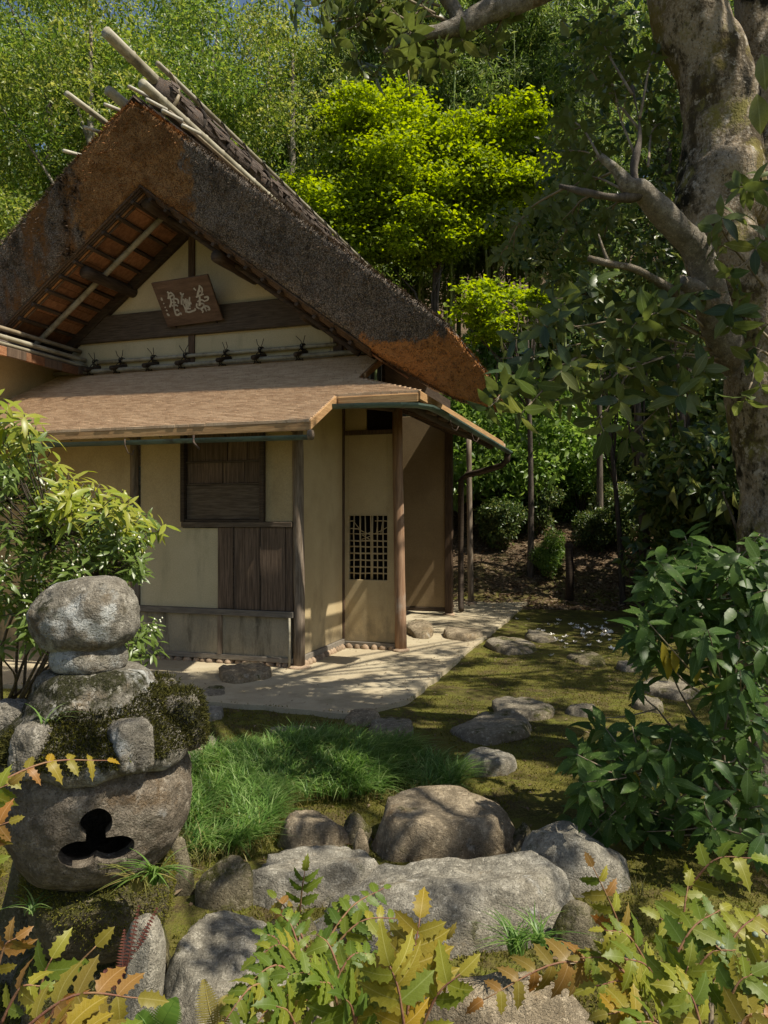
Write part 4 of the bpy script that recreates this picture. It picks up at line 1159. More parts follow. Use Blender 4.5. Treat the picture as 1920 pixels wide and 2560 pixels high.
# light chamber: hollow bulging drum with a three lobed opening cut through the wall
def drum(prof, n, m_, wob_, seed):
    P = spline(prof, m_); vs = []; fs = []
    for i, (r, z) in enumerate(P):
        for k in range(n):
            an = 2 * PI * k / n
            q = Vector((r * math.cos(an), r * math.sin(an), z))
            dsp = wob_ * (1.2 * fbm(q * 4 + Vector((seed, 0, 0)), 3) + 0.4 * mnoise.noise(q * 20) + 0.25 * mnoise.noise(q * 48))
            vs.append(q + Vector((math.cos(an), math.sin(an), 0)) * dsp)
    for i in range(m_ - 1):
        for k in range(n): fs.append((i * n + k, i * n + (k + 1) % n, (i + 1) * n + (k + 1) % n, (i + 1) * n + k))
    fs.append(tuple(range(n - 1, -1, -1))); fs.append(tuple((m_ - 1) * n + k for k in range(n)))
    return vs, fs


def tmpobj(vs, fs):
    me = bpy.data.meshes.new('cutter'); me.from_pydata([tuple(v) for v in vs], [], fs); me.update()
    o = bpy.data.objects.new('cutter', me); COL.objects.link(o); return o


body = tmpobj(*drum([(0.15, 0.40), (0.205, 0.42), (0.255, 0.475), (0.288, 0.56), (0.305, 0.66), (0.302, 0.74), (0.275, 0.79)], 128, 60, 0.016, 4))
cut1 = tmpobj(*drum([(0.13, 0.47), (0.19, 0.50), (0.222, 0.58), (0.235, 0.66), (0.21, 0.75)], 40, 14, 0, 1))
tre = []
for i in range(120):
    an = 2 * PI * i / 120
    best = 0.0                      # outline of the union of the three lobes, seen from their common centre
    dx, dz = math.cos(an), math.sin(an)
    for cx, cz, rx, rz_2 in ((0.0, 0.050, 0.048, 0.050), (-0.050, -0.040, 0.058, 0.046), (0.054, -0.040, 0.060, 0.044)):
        A_ = (dx / rx) ** 2 + (dz / rz_2) ** 2; B_ = dx * cx / rx ** 2 + dz * cz / rz_2 ** 2; C_ = (cx / rx) ** 2 + (cz / rz_2) ** 2 - 1
        ds = B_ * B_ - A_ * C_
        if ds > 0: best = max(best, (B_ + math.sqrt(ds)) / A_)
    best = max(best, 0.03)
    tre.append((dx * best - 0.005, 0.615 + dz * best))
cb = MB(); cb.prism(tre, -0.5, -0.05)
cut2 = tmpobj(cb.v, cb.f)
for c_ in (cut1, cut2):
    bo = body.modifiers.new('b', 'BOOLEAN'); bo.object = c_; bo.operation = 'DIFFERENCE'; bo.solver = 'EXACT'
dg = bpy.context.evaluated_depsgraph_get()
me = bpy.data.meshes.new_from_object(body.evaluated_get(dg))
me.name = 'light_chamber'
for c_ in (body, cut1, cut2): bpy.data.objects.remove(c_)
me.polygons.foreach_set('use_smooth', [True] * len(me.polygons))
me.materials.clear(); me.materials.append(M['lantern_body'])
chamber = link('light_chamber', me, L_)
es = chamber.modifiers.new('edge', 'EDGE_SPLIT'); es.split_angle = R(50)
lathe('platform', [(0.14, 0.15), (0.185, 0.175), (0.222, 0.235), (0.244, 0.32), (0.238, 0.385), (0.20, 0.415), (0.10, 0.42)], 'lantern_base', 90, 44, 0.03, 12, off=(0.01, 0.0))
lathe('base_stone', [(0.24, -0.1), (0.25, 0.02), (0.23, 0.12), (0.17, 0.17), (0.10, 0.18)], 'lantern_base', 60, 20, 0.04, 15, off=(0.0, 0.04))


# moss cushions on the lantern roof and platform
def fuzz(name, pts, nrm, mat, parent, n, L=(0.008, 0.022), W=(0.0025, 0.005), seed=1):
    r_ = np.random.default_rng(seed)
    i = r_.integers(0, len(pts), n)
    P = pts[i] + r_.normal(size=(n, 3)) * 0.006
    D = unit(nrm[i] + r_.normal(size=(n, 3)) * 0.55)
    V, T = leaf_cloud(P, D, unit(r_.normal(size=(n, 3))), r_.uniform(*L, n), r_.uniform(*W, n), 0.1)
    return link(name, npmesh(name, V, T, M[mat]), parent, None, 'stuff')


cv = np.array([v.co[:] for v in cap.data.vertices]); cn = np.array([v.normal[:] for v in cap.data.vertices])
msk = np.array([v[2] < 0.985 + 0.05 * mnoise.noise(Vector(v) * 6) + 0.22 * v[0] and mnoise.noise(Vector(v) * 5 + Vector((7, 0, 0))) > -0.42 for v in cv]) & (cv[:, 2] > 0.845) & (np.hypot(cv[:, 0], cv[:, 1]) > 0.12)
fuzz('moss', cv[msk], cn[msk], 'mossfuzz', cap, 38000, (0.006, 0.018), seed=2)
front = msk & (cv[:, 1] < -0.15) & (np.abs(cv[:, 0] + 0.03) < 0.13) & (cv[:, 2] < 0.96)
fuzz('moss', cv[front], cn[front], 'mossfuzz_lit', cap, 3000, (0.006, 0.014), seed=3)  # sunlit patch between the knobs, laid on as lighter moss
for o in L_.children:
    if o.name.startswith('corner_knob') and o.data.materials[0] == M['lantern_roof']:
        kv = np.array([(o.matrix_basis @ v.co)[:] for v in o.data.vertices]); kn_ = np.array([(o.matrix_basis.to_3x3() @ v.normal)[:] for v in o.data.vertices])
        fuzz('moss', kv[kn_[:, 2] > -0.5], kn_[kn_[:, 2] > -0.5], 'mossfuzz', cap, 5000, seed=9)
pf = [o for o in L_.children if o.name.startswith('platform')][0]
cv = np.array([v.co[:] for v in pf.data.vertices]); cn = np.array([v.normal[:] for v in pf.data.vertices])
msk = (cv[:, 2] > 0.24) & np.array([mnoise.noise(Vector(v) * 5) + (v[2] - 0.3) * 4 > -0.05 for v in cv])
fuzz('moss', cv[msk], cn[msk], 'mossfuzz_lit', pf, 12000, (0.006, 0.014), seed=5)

# ------------------------------------------------------------------ trees and bamboo behind the house
nr = np.random.default_rng(17)


def foliage(clumps, n, size, up=0.5, seed=0, aspect=0.5, droop=0.25, shell=0.55):
    """clumps: rows of cx cy cz rx ry rz; leaves sit on and in every clump"""
    r_ = np.random.default_rng(seed)
    C = np.array(clumps, float)
    w = (C[:, 3] * C[:, 4] * C[:, 5]) ** (2 / 3.0); w /= w.sum()
    i = r_.choice(len(C), n, p=w)
    d = unit(r_.normal(size=(n, 3)))
    rad = shell + (1.08 - shell) * r_.random(n) ** 0.7
    P = C[i, :3] + d * C[i, 3:6] * rad[:, None]
    D = unit(d * 0.6 + r_.normal(size=(n, 3)) * 0.7 + [0, 0, -droop])
    Nn = unit(r_.normal(size=(n, 3)) * 0.6 + d * 0.35 + [0, 0, up])
    L = size * r_.uniform(0.45, 1.05, n) ** 1.0 * np.where(r_.random(n) < 0.2, 1.7, 1.15)
    return leaf_cloud(P, D, Nn, L, L * aspect, 0.2)


def clump_set(n, centre, rad, cr, seed, flat=0.65, hollow=0.35):
    r_ = random.Random(seed); out = []
    while len(out) < n:
        d = Vector((r_.gauss(0, 1), r_.gauss(0, 1), r_.gauss(0, 1))).normalized()
        k = r_.uniform(hollow, 1.0) ** 0.6
        s_ = cr * r_.uniform(0.55, 1.35)
        out.append((centre[0] + d.x * rad[0] * k, centre[1] + d.y * rad[1] * k, centre[2] + d.z * rad[2] * k, s_, s_, s_ * flat))
    return out


def trunk_mesh(name, h, r, clumps, seed, mat, nb=12, lean=0.3):
    r_ = random.Random(seed); m = MB()
    top = Vector((r_.uniform(-lean, lean), r_.uniform(-lean, lean), h))
    pth = spline([(0, 0, -0.4, r * 1.25), (top.x * 0.2 + r_.uniform(-.1, .1), top.y * 0.2, h * 0.3, r * 0.95), (top.x * 0.6, top.y * 0.6 + r_.uniform(-.1, .1), h * 0.65, r * 0.7), (top.x, top.y, h, r * 0.2)], 14)
    m.tube([q[:3] for q in pth], [q[3] for q in pth], 9)
    for c in r_.sample(clumps, min(nb, len(clumps))):
        zs = min(max(c[2] - r_.uniform(1.0, 2.5), h * 0.2), h * 0.9); k = int(zs / h * 13)
        s_ = Vector(pth[k][:3]); e = Vector(c[:3])
        md = s_.lerp(e, 0.5) + Vector((r_.uniform(-.3, .3), r_.uniform(-.3, .3), 0.3))
        m.tube([s_, md, e], [r * 0.32, r * 0.2, r * 0.06], 6)
    return m.mesh(name, M[mat], True)


kinds = {}
for key, (mat, n, cz, rad, h, leaf, ncl, cr, sd) in {
        'a': ('lf_grove', 32000, 9.2, (3.0, 3.0, 5.6), 13.5, 0.125, 90, 0.78, 1),
        'b': ('lf_grove_b', 32000, 9.6, (2.8, 2.8, 5.8), 14.0, 0.115, 95, 0.74, 2),
        'c': ('lf_dark', 26000, 8.0, (3.2, 3.2, 5.4), 12.5, 0.14, 52, 1.1, 3)}.items():
    cl = clump_set(ncl, (0, 0, cz), rad, cr, sd)
    V, T = foliage(cl, n, leaf, 0.5, sd)
    kinds[key] = (npmesh('crown', V, T, M[mat]), trunk_mesh('trunk', h, 0.17, cl, sd, 'bark_dark' if key != 'b' else 'bark'))


def tree(kind, x, y, s, rz, label, group, z=None):
    o = empty('broadleaf_tree', (x, y, gz(x, y) if z is None else z), rz, label, 'tree', group)
    o.scale = (s, s, s)
    link('trunk', kinds[kind][1], o); link('crown', kinds[kind][0], o)
    return o


GT = 'trees in the grove behind the house'
LBL = {'a': 'dense small leaved evergreen tree in the grove behind the house', 'b': 'yellowish green small leaved tree in the grove behind the house',
       'c': 'dark glossy broadleaf tree standing in the shaded grove'}
tr_ = random.Random(8)
for kind, x, y, s in (('b', -12.2, 19.5, 1.0), ('a', -9.4, 21.5, 1.05), ('b', -7.4, 18.8, 1.0), ('a', -5.0, 21.0, 1.0), ('b', -2.6, 20.5, 0.95), ('a', -0.2, 22.5, 0.92),
                      ('a', -14.5, 26, 1.2), ('b', -10.5, 27, 1.15), ('a', -6.8, 27, 1.15), ('b', -3.6, 26, 1.08), ('b', 0.4, 27, 1.0), ('a', 3.6, 26.5, 1.05), ('b', 6.4, 27, 1.1), ('a', 9.2, 25, 1.1),
                      ('a', -16, 35, 1.3), ('b', -10, 35, 1.25), ('a', -4.5, 34, 1.15), ('a', 0.5, 35, 1.2), ('b', 5, 34, 1.2), ('a', 9.5, 33, 1.2), ('b', 14, 31, 1.2), ('a', 18, 28, 1.2), ('a', -21, 28, 1.2),
                      ('c', 10.6, 20.0, 1.0), ('c', 12.0, 22.5, 1.05), ('c', 7.6, 20.5, 0.9), ('a', 14.5, 19, 1.0), ('c', 13.0, 17.0, 0.9)):
    own = {(-12.2, 19.5): 'yellowish tree at the far left edge above the thatch', (-9.4, 21.5): 'dense green tree behind the left slope of the thatched roof', (-7.4, 18.8): 'yellow green tree just left of the bamboo ridge poles',
           (-5.0, 21.0): 'green tree directly behind the ridge of the thatched roof', (-2.6, 20.5): 'pale green tree between the ridge poles and the lime green maple', (-0.2, 22.5): 'green tree rising behind the lime green maple',
           (13.0, 17.0): 'dark broadleaf tree in the gloom behind the big mossy trunk', (7.6, 20.5): 'dark tree above the slope right of the bamboo'}.get((x, y))
    tree(kind, x, y, s, tr_.uniform(0, 6.28), own or LBL[kind], GT)
tree('c', 13.5, 11.5, 0.85, 2.1, 'dark broadleaf tree far right behind the big mossy trunk', GT)

# bright maple
mr = random.Random(3)


def maple(loc, pads, h, r, label, seed, n, name='maple_tree'):
    o = empty(name, loc, 0, label, 'maple')
    q_ = np.random.default_rng(seed); C = np.array(pads); i = q_.integers(0, len(C), n)
    g_ = q_.normal(size=(n, 3)) * 0.46
    P = C[i, :3] + g_ * C[i, 3:6] * np.where(q_.random((n, 1)) < 0.33, 1.75, 1.0)
    D = unit(q_.normal(size=(n, 3)) * [1, 1, 0.4] + [0, 0, -0.15]); Ln = 0.10 * q_.uniform(0.6, 1.4, n)
    V, T = leaf_cloud(P, D, unit(q_.normal(size=(n, 3)) * 0.5 + [0.1, -0.25, 0.9]), Ln, Ln * 0.75, 0.15)
    link('crown', npmesh('crown', V, T, M['lf_maple']), o)
    link('trunk', trunk_mesh('trunk', h, r, [p[:6] for p in pads], seed, 'bark_dark', 14), o)
    return o


def pads_at(lst, base, d0, seed, s=1.0):
    r_ = random.Random(seed); out = []
    for px, py, k in lst:
        d = d0 + r_.uniform(-0.7, 0.7); p = at(px, py, d) - base
        for _ in range(7):
            w = r_.uniform(0.22, 0.52) * k * s
            out.append((p.x + r_.gauss(0, .38) * k, p.y + r_.uniform(-.5, .5), p.z + r_.gauss(0, .26) * k, w * 1.25, w, w * 0.55))
    return out


mb = Vector((1.2, 18.2, gz(1.2, 18.2)))
mp = [(860, 305, .7), (905, 270, .7), (960, 285, .8), (1010, 270, .7), (1000, 330, 1), (930, 350, 1), (870, 370, .9), (960, 400, 1.2), (900, 440, 1.1), (1020, 420, 1.1), (1080, 400, 1), (1100, 450, 1.1),
      (1160, 430, 1), (1180, 480, 1.1), (1240, 440, .9), (1280, 470, .9), (1330, 440, .8), (1345, 480, .6), (1120, 500, 1), (1050, 490, 1.1), (980, 500, 1.1), (920, 510, 1), (1230, 520, .9), (1040, 345, .8), (1010, 540, 0.9), (870, 500, 1), (1290, 290, .7), (1260, 330, .6), (1320, 320, .5), (1070, 550, .9), (1150, 550, .8), (830, 330, .5), (930, 570, .8), (1010, 600, .8), (1100, 610, .8), (1190, 590, .7), (1260, 570, .7), (880, 560, .7), (1060, 650, .6), (960, 640, .6), (1150, 370, .8), (1210, 380, .8), (1200, 330, .6), (1110, 330, .6)]
maple(mb, pads_at(mp, mb, 18.0, 5), 8.2, 0.13, 'bright lime green maple behind the thatched roof', 5, 56000)
mb2 = Vector((-2.0, 18.4, gz(-2.0, 18.4)))
maple(mb2, pads_at([(760, 500, .8), (800, 530, .9), (850, 560, .9), (780, 560, .8), (720, 480, .5), (840, 610, .8)], mb2, 17.9, 6), 8.0, 0.09, 'smaller green maple showing just over the roof edge', 6, 6000)
mb3 = Vector((3.0, 15.6, gz(3.0, 15.6)))
maple(mb3, pads_at([(1165, 765, .5), (1200, 745, .5), (1240, 752, .6), (1285, 745, .5), (1330, 765, .5), (1215, 790, .5), (1180, 800, .4), (1300, 790, .4), (1240, 830, .4), (1350, 740, .3), (1210, 850, .35)], mb3, 15.4, 7, 0.9), 5.6, 0.06, 'low lime green maple spray to the right of the roof corner', 7, 5000)

# bamboo
bfol = []
for k in range(3):
    r_ = random.Random(40 + k); cl = []
    for i in range(46):
        z = r_.uniform(6.6, 13.8); w = 1.3 * (1 - abs(z - 10.2) / 6)
        an = r_.uniform(0, 6.28)
        cl.append((w * math.cos(an) * r_.uniform(.2, 1), w * math.sin(an) * r_.uniform(.2, 1), z, 0.42, 0.42, 0.3))
    V, T = foliage(cl, 6500, 0.17, 0.2, 60 + k, 0.2, 0.7, 0.1)
    bfol.append(npmesh('leaves', V, T, M['lf_bamboo']))
bculm = []
for k in range(3):
    m = MB(); r_ = random.Random(k); pts = []; rr = []
    for i in range(46):
        z = -0.3 + i * 0.3
        for dz, q in ((-0.02, 1), (0, 1.12), (0.02, 1)):
            pts.append((0.05 * z * math.sin(k) * (z / 14) ** 2, 0.06 * z * math.cos(k) * (z / 14) ** 2, z + dz)); rr.append(0.052 * q * (1 - 0.75 * max(0, i) / 46))
    m.tube(pts, rr, 7); bculm.append(m.mesh('culm', M['culm'], True))
br = random.Random(12)
for i in range(64):
    px = br.uniform(860, 1540); d = br.uniform(17.6, 25)
    if px < 1400 and d < 20.5: d += 3
    x = (px - 960) * d / F
    o = empty('bamboo', (x, d, gz(x, d)), br.uniform(0, 6.28), 'tall green bamboo culm in the grove to the right of the house', 'bamboo', 'bamboo culms in the grove')
    s = br.uniform(0.85, 1.1); o.scale = (s, s, s)
    link('culm', bculm[i % 3], o, Matrix.Rotation(R(br.uniform(-4, 4)), 4, 'X')); link('leaves', bfol[i % 3], o)

# understory bushes
bush = []
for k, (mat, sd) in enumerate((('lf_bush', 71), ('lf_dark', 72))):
    cl = clump_set(26, (0, 0, 1.15), (1.0, 0.9, 0.95), 0.42, sd, 0.8, 0.2)
    V, T = foliage(cl, 6500, 0.13, 0.6, sd, 0.55)
    st = MB(); r_ = random.Random(sd)
    for c in cl[:12]: st.tube([(0, 0, -0.2), (c[0] * 0.4, c[1] * 0.4, c[2] * 0.5), c[:3]], [0.03, 0.02, 0.006], 5)
    bush.append((npmesh('foliage', V, T, M[mat]), st.mesh('stems', M['bark_dark'], True)))
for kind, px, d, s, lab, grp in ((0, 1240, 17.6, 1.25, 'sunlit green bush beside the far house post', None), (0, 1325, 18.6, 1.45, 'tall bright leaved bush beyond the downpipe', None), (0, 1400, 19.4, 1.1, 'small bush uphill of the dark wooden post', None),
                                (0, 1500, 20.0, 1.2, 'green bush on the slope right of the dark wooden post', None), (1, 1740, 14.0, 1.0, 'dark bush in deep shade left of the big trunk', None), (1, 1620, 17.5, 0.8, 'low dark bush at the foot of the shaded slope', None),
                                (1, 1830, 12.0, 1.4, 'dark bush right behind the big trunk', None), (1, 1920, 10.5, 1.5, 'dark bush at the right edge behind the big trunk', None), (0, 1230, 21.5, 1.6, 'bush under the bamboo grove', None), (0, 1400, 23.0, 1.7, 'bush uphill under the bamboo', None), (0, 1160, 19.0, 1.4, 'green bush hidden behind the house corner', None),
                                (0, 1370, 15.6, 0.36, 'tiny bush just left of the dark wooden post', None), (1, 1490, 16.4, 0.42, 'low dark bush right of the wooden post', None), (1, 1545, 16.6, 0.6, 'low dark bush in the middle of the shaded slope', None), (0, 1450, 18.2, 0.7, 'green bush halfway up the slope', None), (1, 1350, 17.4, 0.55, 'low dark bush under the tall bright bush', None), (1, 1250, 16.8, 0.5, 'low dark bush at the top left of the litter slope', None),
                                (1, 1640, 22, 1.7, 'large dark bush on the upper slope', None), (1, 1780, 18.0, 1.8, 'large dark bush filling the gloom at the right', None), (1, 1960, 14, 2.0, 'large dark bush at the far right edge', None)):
    x = (px - 960) * d / F
    o = empty('bush', (x, d, gz(x, d)), px * 0.37, lab, 'bush', 'bushes at the foot of the grove'); o.scale = (s, s, s * 1.1)
    link('stems', bush[kind][1], o); link('foliage', bush[kind][0], o)
# thin dark trunks in the shade
for i, (px, d, r, hgt) in enumerate(((1610, 12.6, 0.09, 5.0), (1690, 14.0, 0.07, 5.5), (1500, 16.5, 0.07, 6), (1560, 14.2, 0.05, 5), (1745, 12.5, 0.06, 5))):
    x = (px - 960) * d / F
    lab = ('leaning dark trunk in the shade beyond the moss', 'thin dark trunk in the gloom left of the big trunk', 'slim trunk on the slope behind the wooden post', 'very thin sapling trunk in the shade', 'thin trunk partly hidden behind the big tree')[i]
    o = empty('young_tree', (x, d, gz(x, d)), i, lab, 'tree', 'thin trunks in the shade')
    cl = clump_set(9, (0, 0, hgt), (0.9, 0.9, 0.7), 0.4, 90 + i)
    link('trunk', trunk_mesh('trunk', hgt, r, cl, 90 + i, 'bark_dark', 6, 0.5), o)
    V, T = foliage(cl, 1100, 0.13, 0.5, 90 + i); link('crown', npmesh('crown', V, T, M['lf_dark']), o)
# dark wooden post
x = (1423 - 960) * 14.6 / F
m = MB(); m.tube([(0, 0, -0.3), (0.01, 0, 0.5), (0, 0, 1.06), (0, 0, 1.10)], [0.085, 0.08, 0.078, 0.06], 12, True, wob(0.006, 8, 1))
props(link('wooden_post', m.mesh('wooden_post', M['wood_deep'], True), None, Matrix.Translation((x, 14.6, gz(x, 14.6)))), 'short dark wooden post standing at the foot of the slope', 'post')

# leaf litter on the slope and moss
r_ = np.random.default_rng(6); n = 16000
X = r_.uniform(1.2, 9, n); Y = 13.6 + 9 * r_.random(n) ** 1.3
P = np.array([(a, b, gz(a, b) + 0.012) for a, b in zip(X, Y)])
V, T = leaf_cloud(P, unit(r_.normal(size=(n, 3)) * [1, 1, 0.25]), unit(r_.normal(size=(n, 3)) * 0.35 + [0, 0, 1]), r_.uniform(0.06, 0.14, n), r_.uniform(0.03, 0.06, n))
link('leaf_litter', npmesh('leaf_litter', V, T, M['litter']), None, None, 'stuff')
n = 2600
X = r_.uniform(-2.2, 4.0, n); Y = r_.uniform(2.3, 12, n)
P = np.array([(a, b, gz(a, b) + 0.008) for a, b in zip(X, Y)])
V, T = leaf_cloud(P, unit(r_.normal(size=(n, 3)) * [1, 1, 0.2]), unit(r_.normal(size=(n, 3)) * 0.3 + [0, 0, 1]), r_.uniform(0.02, 0.05, n), r_.uniform(0.008, 0.02, n))
link('leaf_litter', npmesh('leaf_litter', V, T, M['litter']), None, None, 'stuff')
n = 420
A_ = r_.uniform(-1.2, 1.5, n); B_ = r_.uniform(-1.5, 6.5, n)
A_ = np.where(r_.random(n) < 0.5, 1.5 - np.abs(r_.normal(size=n)) * 0.25, A_)
P = np.array([tuple(hw(a, b, 0.006)) for a, b in zip(A_, B_)])
V, T = leaf_cloud(P, unit(r_.normal(size=(n, 3)) * [1, 1, 0.1]), unit(r_.normal(size=(n, 3)) * 0.3 + [0, 0, 1]), r_.uniform(0.012, 0.04, n), r_.uniform(0.006, 0.018, n))
link('leaf_litter', npmesh('leaf_litter', V, T, M['litter']), None, None, 'stuff')
n = 900
A_ = r_.uniform(-2.5, 1.52, n); B_ = r_.uniform(-1.52, 5, n)
gm = MB()
for a, b in zip(A_, B_):
    p = hw(a, b, 0.0); s_ = 0.003 + 0.006 * r_.random() ** 2
    q = [p + Vector((math.cos(k * 2.1 + a * 9) * s_, math.sin(k * 2.1 + a * 9) * s_, -0.001)) for k in range(3)]
    gm.add(q + [p + Vector((0, 0, s_ * 0.8))], [(0, 1, 3), (1, 2, 3), (2, 0, 3)])
gm.build('grit', M['pebble'], None, False, kind='stuff')
# moss texture: short upright tufts over the lawn
n = 120000
Y = 2.2 + 7.5 * r_.random(n) ** 1.3; X = r_.uniform(-0.62, 0.62, n) * Y * 1.05
hwi = np.array(HMI)
hx = hwi[0, 0] * X + hwi[0, 1] * Y + hwi[0, 3]; hy = hwi[1, 0] * X + hwi[1, 1] * Y + hwi[1, 3]
ed = np.array([0.10 * mnoise.noise(Vector((a * 2.5, b * 2.5, 8))) for a, b in zip(X, Y)])
ok = (hx > 1.54 + ed) | (hy < -1.54 - ed)
X, Y = X[ok], Y[ok]
nz = np.array([mnoise.noise(Vector((a * 1.6, b * 1.6, 2))) for a, b in zip(X, Y)])
ok = nz > -0.25
X, Y = X[ok], Y[ok]; n = len(X)
hx = hwi[0, 0] * X + hwi[0, 1] * Y + hwi[0, 3]; hy = hwi[1, 0] * X + hwi[1, 1] * Y + hwi[1, 3]
on = (hx < 1.56) & (hy > -1.56)
P = np.array([(a, b, 0.0 if o_ else gz(a, b) - 0.003) for a, b, o_ in zip(X, Y, on)])
V, T = leaf_cloud(P, unit(r_.normal(size=(n, 3)) * 0.6 + [0, 0, 1]), unit(r_.normal(size=(n, 3)) * [1, 1, .2]), r_.uniform(0.012, 0.03, n), r_.uniform(0.004, 0.009, n), 0.1)
link('moss_tufts', npmesh('moss_tufts', V, T, M['mossfuzz_lit']), None, None, 'stuff')
# fallen white petals
pr_ = random.Random(14)
pm_ = []
for k in range(3):
    m = MB()
    for q in range(5):
        an = q * 1.256 + k; d1 = Vector((math.cos(an), math.sin(an), 0)); s1 = Vector((-math.sin(an), math.cos(an), 0))
        b0 = len(m.v)
        m.add([d1 * 0.005, d1 * 0.022 + s1 * 0.014 + Vector((0, 0, 0.012)), d1 * 0.038 + Vector((0, 0, 0.02 + 0.006 * (q % 2))), d1 * 0.022 - s1 * 0.014 + Vector((0, 0, 0.012))], [(0, 1, 2, 3)])
    pm_.append(m.mesh('fallen_flower', M['petal'], True))
for i in range(58):
    px = pr_.gauss(1470, 75); py = pr_.gauss(1580, 14)
    if i % 5 == 0: px, py = pr_.uniform(1250, 1570), pr_.uniform(1520, 1640)
    if not 1200 < px < 1600: px = pr_.uniform(1390, 1570)
    p = gnd(px, py); s = pr_.uniform(0.8, 1.5)
    o = link('fallen_flower', pm_[i % 3], None, Matrix.Translation((p.x, p.y, gz(p.x, p.y) + 0.004)) @ Matrix.Rotation(pr_.uniform(0, 6), 4, 'Z') @ Matrix.Rotation(pr_.uniform(-.5, .5), 4, 'X') @ Matrix.Scale(s, 4))
    props(o, 'small white fallen flower lying on the shaded moss', 'flower', 'fallen white flowers on the moss')
# ------------------------------------------------------------------ leaf building blocks
def leaf_mesh(name, mat, prof, fold=0.18, curl=0.25, seed=0):
    """unit leaf along +Y; prof rows are (t, half width); midrib fold and a drooping tip"""
    m = MB(); r_ = random.Random(seed); n = len(prof)
    cz = lambda q: -curl * q * q
    tw = r_.uniform(-0.12, 0.12)
    for (q, w) in prof:
        wl = w * r_.uniform(0.92, 1.08); wr = w * r_.uniform(0.92, 1.08)
        z = cz(q)
        m.v += [(-wl, q, z + wl * fold + tw * q * wl + r_.uniform(-.01, .01)), (0, q, z), (wr, q, z + wr * fold - tw * q * wr + r_.uniform(-.01, .01))]
    for i in range(n - 1):
        a = i * 3
        m.f += [(a, a + 1, a + 4, a + 3), (a + 1, a + 2, a + 5, a + 4)]
    return m.mesh(name, M[mat], True)


P_ELL = [(0.0, 0.012), (0.08, 0.05), (0.2, 0.13), (0.38, 0.19), (0.55, 0.20), (0.72, 0.16), (0.87, 0.085), (1.0, 0.004)]
P_LAN = [(0.0, 0.012), (0.12, 0.05), (0.3, 0.115), (0.52, 0.135), (0.75, 0.095), (0.9, 0.045), (1.0, 0.003)]
P_AUC = [(0.0, 0.012), (0.09, 0.05), (0.22, 0.125), (0.38, 0.175), (0.5, 0.185), (0.56, 0.20), (0.6, 0.172), (0.68, 0.165), (0.72, 0.14), (0.82, 0.10), (0.86, 0.075), (1.0, 0.004)]
P_HOL = [(0.0, 0.02), (0.07, 0.16), (0.15, 0.20), (0.19, 0.30), (0.26, 0.22), (0.36, 0.235), (0.41, 0.325), (0.48, 0.22), (0.57, 0.215), (0.62, 0.29), (0.69, 0.165), (0.77, 0.14), (0.81, 0.20), (0.87, 0.075), (1.0, 0.0)]


def leaf_set(name, mat, prof, k, **kw):
    return [leaf_mesh(name, mat, prof, fold=0.12 + 0.08 * (i % 3), curl=kw.get('curl', 0.2) * (0.5 + 0.5 * i), seed=i + 3) for i in range(k)]


def leaf_matrix(p, d, n, L, w=1.0):
    d = Vector(d).normalized(); n = Vector(n)
    x = d.cross(n)
    if x.length < 1e-4: x = d.cross(Vector((0.3, 0.5, 0.8)))
    x.normalize(); n = x.cross(d)
    return Matrix((( x.x * L * w, d.x * L, n.x * L, p[0]), (x.y * L * w, d.y * L, n.y * L, p[1]), (x.z * L * w, d.z * L, n.z * L, p[2]), (0, 0, 0, 1)))


def add_leaves(root, name, items, limit=300):
    """items: (mesh, matrix, size key); the nearest/largest become parts, the rest one joined part per material"""
    items = sorted(items, key=lambda q: -q[2])
    for me, mx, _ in items[:limit]: link(name, me, root, mx)
    rest = {}
    for me, mx, _ in items[limit:]: rest.setdefault(me.materials[0].name, []).append((me, mx))
    for mn, lst in rest.items():
        m = MB()
        for me, mx in lst: m.add([mx @ v.co for v in me.vertices], [tuple(p.vertices) for p in me.polygons])
        o = m.build('small_leaves', bpy.data.materials[mn], root, True, kind='stuff')


def whorl(r_, p, ax, nl, L, meshes, spread=1.0, out=None, up=0.35, jit=0.35, inner=None):
    """a rosette of leaves round the shoot tip p; ax shoot direction"""
    ax = Vector(ax).normalized(); u = ax.orthogonal().normalized(); w = ax.cross(u)
    a0 = r_.uniform(0, 6.28); res = []
    for i in range(nl):
        an = a0 + i * 2.4
        rad = u * math.cos(an) + w * math.sin(an)
        k = spread * r_.uniform(0.75, 1.2)
        d = ax * (1.05 - k) + rad * k + Vector((r_.gauss(0, jit), r_.gauss(0, jit), r_.gauss(0, jit) - 0.18)) * 0.5
        n = ax * 0.9 - rad * 0.25 + Vector((0, 0, up)) + Vector((r_.gauss(0, jit), r_.gauss(0, jit), r_.gauss(0, jit))) * 0.6
        l_ = L * r_.uniform(0.65, 1.15)
        q = p - ax * (0.012 * i)
        res.append((meshes[r_.randrange(len(meshes))], leaf_matrix(q, d, n, l_), l_))
    if inner:
        for i in range(3):
            an = a0 + i * 2.1; rad = u * math.cos(an) + w * math.sin(an)
            d = ax + rad * r_.uniform(0.2, 0.5)
            res.append((inner[i % len(inner)], leaf_matrix(p, d, rad * -0.6 + Vector((0, 0, 0.5)), L * r_.uniform(0.35, 0.6)), L * 0.5))
    return res


